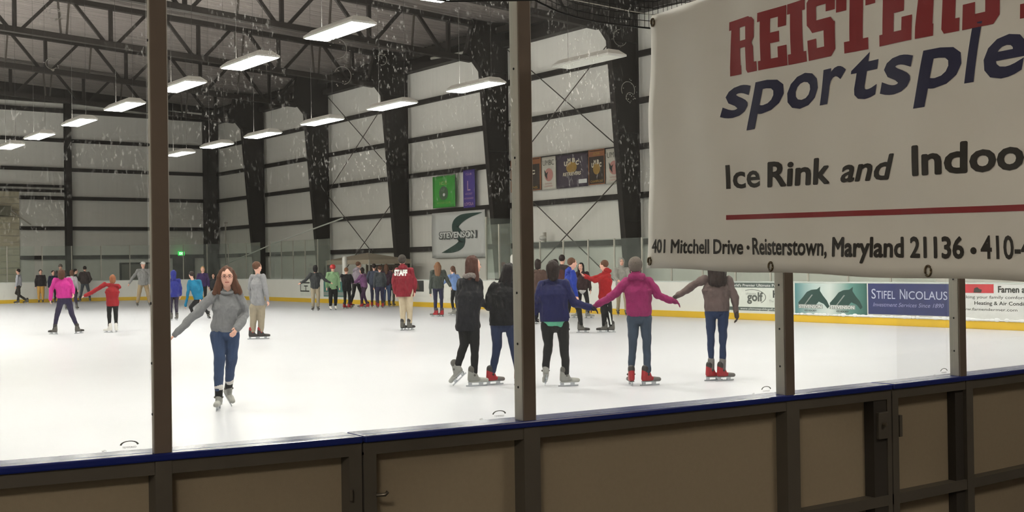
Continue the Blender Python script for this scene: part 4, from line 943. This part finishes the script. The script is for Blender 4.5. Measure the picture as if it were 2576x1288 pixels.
        if hairstyle == 'bun': hh.ell(hd - HF * .07 * hs + HU * .1 * hs, HS * .04 * hs, HF * .04 * hs, HU * .04 * hs); hh.cap(hd - HF * .03 * hs, hd - HU * .14 * hs - HF * .04 * hs, .08 * hs, .06 * hs)
        part(hh, 'hair', hair, 2, .012 * hs if not sm else .006, 26, (1, 1, .22), max(.008, vox))
    if hat and hairstyle != 'none': hs = hs_k
    if hat:
        kind, hm = hat; q = MB()
        if kind == 'beanie': q.ell(hd - HF * .01 * hs + HU * .035 * hs, HS * .097 * hs, HF * .108 * hs, HU * .105 * hs, 20, 14); q.cap(hd + HU * .01 * hs - HF * .03 * hs, hd + HU * .03 * hs - HF * .03 * hs, .092 * hs, .096 * hs)
        elif kind == 'cap': q.ell(hd + HU * .045 * hs, HS * .09 * hs, HF * .102 * hs, HU * .078 * hs, 18, 12); q.cap(hd + HF * .08 * hs + HU * .05 * hs, hd + HF * .155 * hs + HU * .035 * hs, .05 * hs, .04 * hs, HU, .25)
        elif kind == 'hood': q.ell(hd - HF * .03 * hs + HU * .01 * hs, HS * .105 * hs, HF * .11 * hs, HU * .135 * hs, 18, 12); q.cap(hd - HF * .03 * hs - HU * .05 * hs, P['neck'] - HF * .02 * hs, .095 * hs, .085 * hs)
        elif kind == 'helmet': q.ell(hd - HF * .0 * hs + HU * .03 * hs, HS * .108 * hs, HF * .125 * hs, HU * .105 * hs, 18, 12)
        part(q, {'beanie': 'knitted_hat', 'cap': 'cap', 'hood': 'hood', 'helmet': 'helmet'}[kind], hm, 2, .003)
    # ---- face
    if math.cos(hfa) < .75:
        for sg in (1, -1):
            MB().ell(hd + HS * sg * .032 * hs + HF * .083 * hs + HU * .008 * hs, HS * .013 * hs, HF * .008 * hs, HU * .0065 * hs, 10, 8).build('eye', M_eye, body, g, smooth=True)
            MB().cap(hd + HS * sg * .018 * hs + HF * .091 * hs + HU * .028 * hs, hd + HS * sg * .047 * hs + HF * .08 * hs + HU * .029 * hs, .0038 * hs, .0028 * hs, n=6, m=2).build('eyebrow', hair, body, g, smooth=True)
        MB().cap(hd + HS * .02 * hs + HF * .084 * hs - HU * .062 * hs, hd - HS * .02 * hs + HF * .084 * hs - HU * .062 * hs, .0065 * hs, .0065 * hs, HU, .8, 8, 3).build('mouth', M_lip, body, g, smooth=True)
    return dict(body=body, jacket=jk, P=P, g=g, k=k, A=A, R=Rr, s=s, hd=hd, HF=HF, HS=HS, HU=HU, hs=hs)

def print_on(pp, body_txt, cx, cy, wpx, hpx, M, name, bold=.04, y=None):
    """lettering laid on the cloth of the jacket, seen by raycast on its mesh"""
    jk = pp['jacket']; bv = BVHTree.FromObject(jk, DG()); g = pp['g']
    v, f = text2d(body_txt, bold); a = min(p[0] for p in v); c = max(p[0] for p in v); out = []
    t = bmesh.new(); vs = [t.verts.new((p[0], p[1], 0)) for p in v]
    for q in f:
        try: t.faces.new([vs[i] for i in q])
        except ValueError: pass
    bmesh.ops.triangulate(t, faces=t.faces); bmesh.ops.subdivide_edges(t, edges=t.edges, cuts=2); t.verts.index_update()
    for vt in t.verts:
        X = cx + ((vt.co.x - a) / (c - a) - .5) * wpx; Y = cy - (vt.co.y / (CAPH) - .5) * hpx
        d = px(X, Y); hit = bv.ray_cast(CAM - g, d); 
        p = (hit[0] if hit[0] else (pp['P']['chest'] - g)) - d * .006; out.append(p + g)
    mb = MB().add(out, [tuple(q.index for q in fc.verts) for fc in t.faces]); t.free()
    return mb.build(name, M, pp['body'], g)

C = cloth
jeans = C('jeans_blue', (54, 72, 104), .85, .5, 5); jeansd = C('jeans_dark', (40, 50, 78), .85, .4, 5); jeansg = C('jeans_grey_blue', (58, 70, 86), .85, .45, 5)
blk = C('black', (19, 19, 23), .8, .2); blkp = C('black_leggings', (20, 20, 22), .7, .15); khaki = C('khaki', (166, 152, 128)); tanp = C('tan', (184, 170, 146)); navyp = C('navy_leggings', (46, 42, 66)); 
brown_h = hairm('brown', (78, 50, 36)); dark_h = hairm('dark', (38, 28, 26)); blackh = hairm('black', (26, 22, 24)); ltbr = hairm('light_brown', (120, 84, 60)); blond = hairm('auburn', (140, 86, 58)); midb = hairm('mid_brown', (92, 62, 46))

# --- the nine nearest skaters, posed joint by joint
p15 = person(565, 1030, 671, 180, 'person skating forward in grey sweater and jeans, wavy brown hair, spectacles, nearest of all', C('heather_grey', (126, 127, 130), .9, .22, 30, .3, 90), jeans, hairm('brown_wavy', (86, 56, 42)), 'grey',
    dict(head=(575, 697, -.05), neck=(574, 727, 0), pelvis=(569, 818, 0), chest=(573, 778, 0), shl=(545, 742, 0), shr=(604, 744, 0), ell=(503, 782, -.05), hal=(448, 837, -.12), elr=(619, 792, .02), har=(597, 826, -.2),
         hipl=(552, 842, 0), hipr=(587, 842, .0), knl=(554, 900, -.06), anl=(551, 998, 0), knr=(583, 902, .02), anr=(576, 985, .28)), hf=180, hairstyle='wavy', sock=(blk, mat('sock_white', (216, 212, 208), .8)), toe={'l': (190, 0), 'r': (160, -28)}, hem=.03, slim=.88, legs=1.08, hood=False)
d_ = p15; mb = MB()
for sg in (1, -1):
    c = d_['hd'] + d_['HS'] * sg * .033 * d_['hs'] + d_['HF'] * .1 * d_['hs'] + d_['HU'] * .006 * d_['hs']
    mb.tube([c + d_['HS'] * .025 * math.cos(a) * d_['hs'] + d_['HU'] * .018 * math.sin(a) * d_['hs'] for a in [2 * math.pi * q / 16 for q in range(17)]], .0024, 6)
    mb.tube([c + d_['HS'] * sg * .026 * d_['hs'], c + d_['HS'] * sg * .044 * d_['hs'] - d_['HF'] * .1 * d_['hs']], .002, 5)
mb.tube([d_['hd'] + d_['HF'] * .103 * d_['hs'] + d_['HU'] * .01 * d_['hs'] + d_['HS'] * sg * .009 for sg in (-1, 0, 1)], .0022, 5)
mb.build('spectacles', M_glf, d_['body'], d_['g'], smooth=True)
q = MB(); n_ = p15['P']['neck']; q.tube([n_ + p15['R'] * (.075 * math.cos(a)) + p15['A'] * (-.03 + .06 * math.sin(a)) + Vector((0, 0, .0 - .028 * (1 - math.sin(a)) * .9)) for a in [2 * math.pi * i / 18 for i in range(19)]], .017, 8); q.build('collar', C('heather_grey', (126, 127, 130)), p15['body'], p15['g'], smooth=True)

p29 = person(1180, 972, 648, 40, 'person in long black jacket, patterned scarf and black leggings, linking an arm', C('charcoal_jacket', (26, 26, 32), .75, .25, 6), blkp, hairm('messy_brown', (74, 44, 36)), 'grey',
    dict(head=(1196, 668, .03), neck=(1188, 697, 0), chest=(1185, 745, 0), pelvis=(1180, 800, 0), shl=(1166, 712, -.03), shr=(1206, 710, .02), ell=(1158, 756, .04), hal=(1164, 800, .05), elr=(1208, 758, .05), har=(1226, 768, .08),
         hipl=(1168, 815, 0), hipr=(1192, 815, 0), knl=(1170, 866, 0), anl=(1148, 930, .05), knr=(1196, 872, 0), anr=(1193, 932, 0)), hf=62, hairstyle='long', coat=True, hem=.12, toe={'l': (-50, -38), 'r': (75, 0)}, legs=.95, slim=.86, glove=C('black_glove', (24, 22, 34)))
q = MB(); n_ = p29['P']['neck'] + Vector((0, 0, .02)); q.tube([n_ + p29['R'] * (.085 * math.cos(a)) + p29['A'] * (.08 * math.sin(a)) + Vector((0, 0, .012 * math.sin(3 * a))) for a in [2 * math.pi * i / 18 for i in range(19)]], .036, 10)
M_sc = mat('scarf_pattern', (120, 112, 108), .8, 0, .9, 38); q.build('scarf', M_sc, p29['body'], p29['g'], smooth=True)

p30 = person(1265, 968, 660, 5, 'person in short black jacket and dark jeans, red skates, beside the middle glass post', blk, jeansd, blackh, 'red',
    dict(head=(1282, 685, .05), neck=(1278, 708, 0), chest=(1272, 745, 0), pelvis=(1268, 800, 0), shl=(1247, 720, 0), shr=(1300, 720, .0), ell=(1229, 768, -.05), hal=(1243, 778, .14), elr=(1309, 762, 0), har=(1306, 796, .1),
         hipl=(1251, 818, 0), hipr=(1288, 818, 0), knl=(1252, 872, 0), anl=(1238, 932, 0), knr=(1294, 872, .0), anr=(1306, 934, 0)), hairstyle='long', coat=True, hem=.05, toe={'l': (62, 0), 'r': (40, 0)}, legs=1.0, tilt=(.12, 0), glove=C('black_glove', (24, 22, 34)))
p38 = person(1405, 972, 655, -5, 'person in royal blue jacket over green shirt, black leggings, holding hands with magenta top', C('royal_navy', (22, 25, 72), .75, .2, 6), blkp, dark_h, 'grey',
    dict(head=(1394, 679, -.02), neck=(1394, 703, 0), chest=(1394, 740, 0), pelvis=(1397, 792, 0), shl=(1368, 716, 0), shr=(1425, 716, 0), ell=(1356, 748, -.06), hal=(1352, 786, .05), elr=(1448, 762, 0), har=(1485, 774, .02),
         hipl=(1379, 818, 0), hipr=(1417, 818, 0), knl=(1381, 866, 0), anl=(1373, 934, .03), knr=(1421, 872, 0), anr=(1424, 936, 0)), hf=-10, hairstyle='bob', coat=True, hem=.035, shirt=C('sea_green', (92, 168, 138), .8), toe={'l': (-8, -30), 'r': (70, 0)}, legs=1.05, slim=1.04, glove=C('black_glove', (24, 22, 34)))
p39 = person(1614, 970, 645, 0, 'person in magenta hooded top, grey knitted hat and jeans, holding hands on both sides', C('magenta', (136, 40, 90), .9, .16, 20, .3, 80), jeansg, dark_h, 'red',
    dict(head=(1603, 671, 0), neck=(1605, 696, 0), chest=(1609, 733, 0), pelvis=(1611, 780, 0), shl=(1582, 710, 0), shr=(1636, 708, 0), ell=(1543, 745, 0), hal=(1508, 765, .02), elr=(1660, 744, 0), har=(1691, 756, 0),
         hipl=(1596, 800, 0), hipr=(1626, 800, 0), knl=(1594, 862, 0), anl=(1588, 934, 0), knr=(1629, 862, 0), anr=(1629, 934, 0)), hairstyle='short', hat=('beanie', mat('knit_grey_brown', (98, 88, 82), .95, 0, .4, 60, .5, 120)), hood=True, hem=.03, toe={'l': (-12, 0), 'r': (62, 0)}, legs=.92, slim=.95, glove=C('magenta_glove', (118, 32, 78)))
p40 = person(1806, 958, 654, 0, 'person in taupe brown jacket and jeans, red skates, head hidden behind the vinyl banner', C('taupe_brown', (96, 82, 80), .85, .25, 10), C('jeans_indigo', (36, 50, 80), .85, .3, 6), dark_h, 'red',
    dict(head=(1808, 672, 0), neck=(1806, 698, 0), chest=(1806, 730, 0), pelvis=(1806, 768, 0), shl=(1778, 702, 0), shr=(1834, 704, 0), ell=(1741, 722, 0), hal=(1710, 742, .0), elr=(1850, 748, 0), har=(1854, 786, -.03),
         hipl=(1791, 785, 0), hipr=(1821, 785, 0), knl=(1790, 842, 0), anl=(1790, 920, 0), knr=(1820, 844, 0), anr=(1818, 921, 0)), hairstyle='fan', hem=.03, coat=False, glove=C('taupe_glove', (62, 52, 50)), sock=(C('leg_warmer', (108, 104, 104), .9, .3, 30),), toe={'l': (60, 0), 'r': (60, 0)}, legs=.88, slim=1.0)
p16 = person(650, 853, 657, 45, 'person in ash grey top and khaki trousers, black skates, standing behind the nearest skater', C('ash_grey', (140, 140, 144), .9, .14, 14), C('khaki_grey', (148, 138, 120)), midb, 'black',
    dict(head=(650, 672, 0), hipl=(640, 772, 0), hipr=(658, 772, 0), anl=(636, 838, 0), anr=(657, 838, 0), knl=(638, 808, 0), knr=(657, 808, 0)), hf=55, hem=.12, arms='down', toe={'l': (85, 0), 'r': (80, 0)}, legs=1.15, slim=.92)
p26 = person(1021, 831, 638, 5, 'person in maroon jacket with white STAFF lettering and tan trousers, seen from behind', C('maroon', (120, 22, 38), .7, .14, 8), tanp, C('dark_hat', (60, 54, 50)), 'dark',
    dict(head=(1014, 655, 0), neck=(1016, 672, 0), chest=(1018, 700, 0), pelvis=(1019, 734, 0), shl=(1001, 680, 0), shr=(1036, 680, 0), ell=(993, 710, 0), hal=(996, 736, 0), elr=(1045, 710, 0), har=(1044, 734, 0), anl=(1014, 813, 0), anr=(1031, 813, 0), knl=(1014, 775, 0), knr=(1031, 775, 0)),
    hairstyle='none', hat=('beanie', C('dark_hat', (60, 54, 50))), coat=True, hood=True, hem=.06, toe={'l': (30, 0), 'r': (35, 0)}, legs=1.2, slim=1.05)
print_on(p26, 'STAFF', 1008, 686, 33, 13, Mwhite, 'staff_lettering', .07)
p36 = person(1525, 836, 655, -70, 'person in red hooded top and striped black track trousers reaching both arms left', C('red_hoodie', (152, 28, 32), .9, .14, 10), blkp, midb, 'dark',
    dict(head=(1521, 667, 0), neck=(1524, 682, 0), chest=(1524, 708, 0), pelvis=(1524, 746, 0), shl=(1514, 694, .05), shr=(1533, 694, -.05), ell=(1490, 702, .03), hal=(1472, 692, .05), elr=(1500, 706, -.05), har=(1476, 696, -.02), hipl=(1519, 760, .05), hipr=(1530, 760, -.05), knl=(1520, 790, 0), anl=(1520, 820, 0), knr=(1534, 790, 0), anr=(1538, 822, 0)), hf=-65, hem=.03, toe={'l': (-75, 0), 'r': (-70, 0)}, legs=1.1, hood=True, slim=.9)
q = MB(); P_ = p36['P']; off = -p36['A'] * .085; q.bar(P_['hipr'] + off + Vector((0, 0, 0)), P_['knr'] + off * .85, .035, .008, up=p36['A']); q.bar(P_['knr'] + off * .85, P_['anr'] + off * .75 + Vector((0, 0, .05)), .035, .008, up=p36['A']); q.build('white_stripe', Mwhite, p36['body'], p36['g'])
# --- middle distance
person(1437, 837, 648, 70, 'person in bright blue hooded top and black trousers behind the royal blue jacket', C('bright_blue', (34, 56, 146), .9, .14, 10), blkp, midb, 'dark', dict(head=(1443, 662, 0)), hf=75, arms='down', stance='stride', hem=.05, hood=True, toe={'l': (85, 0), 'r': (85, 0)})
person(1466, 800, 660, 160, 'person with black hair in dark top over white shirt, held by the red hooded top', C('dark_brown_top', (58, 42, 44)), blkp, blackh, 'grey', dict(head=(1463, 671, 0)), hf=200, arms='down', hairstyle='long', shirt=C('white_shirt', (214, 212, 210)), stance='stride', toe={'l': (-80, 0), 'r': (100, 0)})
person(1565, 793, 648, 175, 'person in pale grey hood and khaki trousers facing forward beside the nearest column foot', C('pale_grey_hoodie', (160, 158, 152)), khaki, dark_h, 'dark', hat=('hood', C('pale_grey_hoodie', (160, 158, 152))), hf=170, hairstyle='none', arms='fwd', stance='stride')
person(1415, 806, 640, 30, 'tallest dark haired person in dark brown coat behind the royal blue jacket', C('dark_brown_coat', (52, 42, 42)), blkp, dark_h, 'dark', hf=20)
person(1399, 812, 652, -10, 'person with bobbed dark hair just left of the tallest dark brown coat', C('maroon_brown', (78, 44, 44)), blkp, dark_h, 'dark', hairstyle='bob')
person(1355, 815, 652, 20, 'person in coffee brown coat partly hidden by the middle glass post', C('coffee_brown', (74, 56, 50)), blkp, dark_h, 'dark', coat=True, hem=.05, hairstyle='bob')
person(1103, 797, 655, 5, 'person with very long brown hair, dark olive top, dark jeans and red skates', C('dark_olive', (60, 66, 62)), C('jeans_navy', (40, 42, 66)), ltbr, 'red', dict(head=(1103, 670, 0), anl=(1096, 785, 0), anr=(1111, 785, 0), ell=(1085, 716, 0), hal=(1084, 736, 0), elr=(1127, 706, 0), har=(1134, 720, 0)), hairstyle='verylong', toe={'l': (-60, 0), 'r': (-40, 0)}, legs=.9)
person(1146, 793, 668, -40, 'person in light blue top with dark tied hair, beside the very long brown hair', C('light_blue', (120, 150, 204)), blkp, brown_h, 'grey', hairstyle='pony', arms='out', stance='stand', toe={'l': (-70, 0), 'r': (-60, 0)}, legs=.85, slim=.9, lean=.04)
# --- group along the side boards
person(794, 782, 667, 175, 'person in charcoal tee shirt and khaki trousers holding both arms out', C('charcoal_tee', (54, 56, 58)), C('khaki_grey', (148, 138, 120)), blackh, 'dark', arms='out', hf=-10, hairstyle='bob', hem=.03, toe={'l': (190, 0), 'r': (170, 0)}, legs=1.1)
person(838, 780, 665, 170, 'person in pale green jersey, red helmet and black trousers by the side boards', C('pale_green', (128, 160, 122)), blkp, C('red_green_hat', (120, 52, 44)), 'white', hf=200, hat=('helmet', mat('red_helmet', (176, 40, 42), .5)), hairstyle='none', hem=.08, legs=1.2)
q_ = person(873, 777, 672, 15, 'person in long black coat leaning over red skates, right of the green jersey', blk, blkp, ltbr, 'red', lean=-.02, coat=True, hem=.12, arms='fwd', toe={'l': (60, 0), 'r': (50, 0)})
person(897, 772, 656, 40, 'person in lavender grey hooded top and black trousers in the crowd by the boards', C('lavender_grey', (146, 136, 148)), blkp, midb, 'red', hf=60, hood=True, lean=.05, arms='fwd', stance='stride')
person(917, 775, 672, -60, 'person in purple and pink top, shortest in the crowd by the boards', C('purple_pink', (126, 84, 128), .8, .5, 5), C('plum_trousers', (62, 40, 66)), dark_h, 'red', hairstyle='bob', arms='fwd', stance='stride', lean=.03)
person(942, 773, 663, 10, 'person in slate denim jacket with dark hair in the crowd by the boards', C('slate_denim', (70, 76, 94)), C('slate_jeans', (60, 62, 86)), dark_h, 'red', arms='pocket', coat=True)
person(957, 775, 668, -15, 'person in dark slate grey top and indigo trousers in the crowd by the boards', C('slate_grey', (66, 72, 78)), C('indigo_trousers', (50, 50, 74)), brown_h, 'red', arms='down')
person(973, 772, 664, 5, 'person with long hair, dark aubergine top and mid blue jeans near the maroon jacket', C('aubergine', (66, 46, 62)), C('jeans_mid', (76, 92, 128)), midb, 'dark', hairstyle='long', arms='down')
person(985, 770, 670, 20, 'person in plum top half hidden behind the maroon staff jacket', C('plum', (94, 42, 66)), C('olive_trousers', (86, 86, 74)), dark_h, 'dark', arms='down')
# --- left side
person(492, 803, 681, -20, 'person in cyan top pushing off with bent knees behind the nearest skater', C('cyan', (22, 112, 148), .8, .12), blkp, dark_h, 'dark',
    dict(head=(483, 691, -.05), neck=(486, 703, 0), chest=(492, 725, 0), pelvis=(500, 750, 0), shl=(478, 708, 0), shr=(503, 708, 0), ell=(474, 738, 0), hal=(468, 768, 0), elr=(508, 732, 0), har=(505, 752, -.1), hipl=(494, 758, 0), hipr=(507, 756, 0), knl=(480, 772, -.15), anl=(487, 794, .1), knr=(514, 776, 0), anr=(524, 793, .2)), hf=-35, toe={'l': (-30, 0), 'r': (20, -20)}, slim=.95)
person(438, 806, 680, -15, 'person in cobalt blue hooded coat half hidden by the leftmost glass post', C('cobalt', (38, 44, 120)), C('dark_plum_trousers', (44, 38, 56)), dark_h, 'dark', coat=True, hem=.06, hat=('hood', C('cobalt', (38, 44, 120))))
person(511, 772, 670, 175, 'person with light hair in purple navy top facing forward beside the cyan top', C('purple_navy', (56, 40, 84)), blkp, hairm('blond', (166, 132, 88)), 'dark', hf=180, hairstyle='bob')
person(537, 764, 688, 160, 'small person in dark slate coat just behind the hair of the nearest skater', C('dark_slate', (60, 62, 66)), blkp, brown_h, 'dark', hf=190, hairstyle='short')
person(165, 840, 676, 5, 'person in bright pink jacket and dark leggings leaning forward with legs apart', C('hot_pink', (188, 42, 134), .75, .12), navyp, brown_h, 'dark',
    dict(head=(157, 689, -.05), neck=(159, 700, -.02), chest=(160, 718, 0), pelvis=(163, 742, 0), shl=(142, 704, 0), shr=(174, 704, 0), ell=(133, 728, 0), hal=(131, 752, -.05), elr=(182, 722, .02), har=(184, 738, -.1), hipl=(155, 756, 0), hipr=(173, 756, 0), knl=(146, 790, 0), anl=(139, 824, 0), knr=(180, 790, 0), anr=(194, 824, 0)), coat=True, hem=.03, hairstyle='bob', toe={'l': (-50, 0), 'r': (50, 0)}, slim=1.02, legs=1.05)
person(284, 836, 691, -5, 'person in crimson red jacket, black leggings and white skates, arm stretched left', C('crimson', (140, 26, 34)), blkp, blond, 'white', dict(ell=(243, 730, 0), hal=(220, 742, 0), shl=(266, 715, 0), elr=(300, 722, 0), har=(295, 728, .1)), hf=-25, hairstyle='bob', hem=.08, coat=True, toe={'l': (-60, 0), 'r': (10, 0)}, slim=.95)
person(361, 771, 657, 175, 'person in white cap, grey shirt and khaki trousers left of the leftmost glass post', C('mid_grey_shirt', (132, 132, 132)), C('khaki_brown', (160, 140, 110)), midb, 'dark', dict(ell=(334, 700, 0), hal=(328, 712, 0)), hf=215, hat=('cap', M_white), stance='wide', hem=.06, legs=1.25, slim=1.1)
person(48, 761, 676, -70, 'person in white and navy shirt and dark trousers striding, farthest left', C('white_navy', (180, 182, 192), .8, .5, 3), C('charcoal_trousers', (52, 48, 44)), dark_h, 'dark', dict(anl=(45, 755, 0), anr=(66, 753, 0)), stance='stride', legs=1.15)
person(103, 761, 678, 180, 'person in black jacket and mustard yellow trousers standing by the end boards', C('black_jacket_print', (36, 30, 34), .8, .4), C('mustard', (206, 160, 84)), dark_h, 'dark', coat=True, hf=170, legs=1.25, stance='stand')
person(134, 763, 680, 160, 'person in dark navy jacket half hidden left of the bright pink jacket', C('dark_navy', (34, 34, 58)), blkp, dark_h, 'dark', coat=True)
person(153, 760, 664, 180, 'person in grey knitted hat whose head shows just above the bright pink jacket', C('dim_grey', (74, 70, 70)), blkp, midb, 'dark', hat=('beanie', C('warm_grey_hat', (98, 90, 86))), hairstyle='none', hf=180)
person(180, 779, 678, 20, 'person with brown hair and pale grey sleeve right behind the bright pink jacket', C('white_grey_top', (150, 144, 150), .8, .4, 3), C('dark_plum_trousers', (44, 38, 56)), brown_h, 'dark', hairstyle='bob', stance='wide', lean=.03)
person(190, 761, 676, 90, 'small person in bottle green coat right of the bright pink jacket', C('bottle_green', (30, 42, 38)), blkp, blackh, 'dark', coat=True, arms='out', hf=100)
person(214, 759, 669, 10, 'person in umber grey jacket and steel grey trousers by the end boards', C('umber_grey', (70, 62, 62)), C('steel_trousers', (84, 90, 98)), dark_h, 'dark', coat=True, arms='pocket', stance='wide')
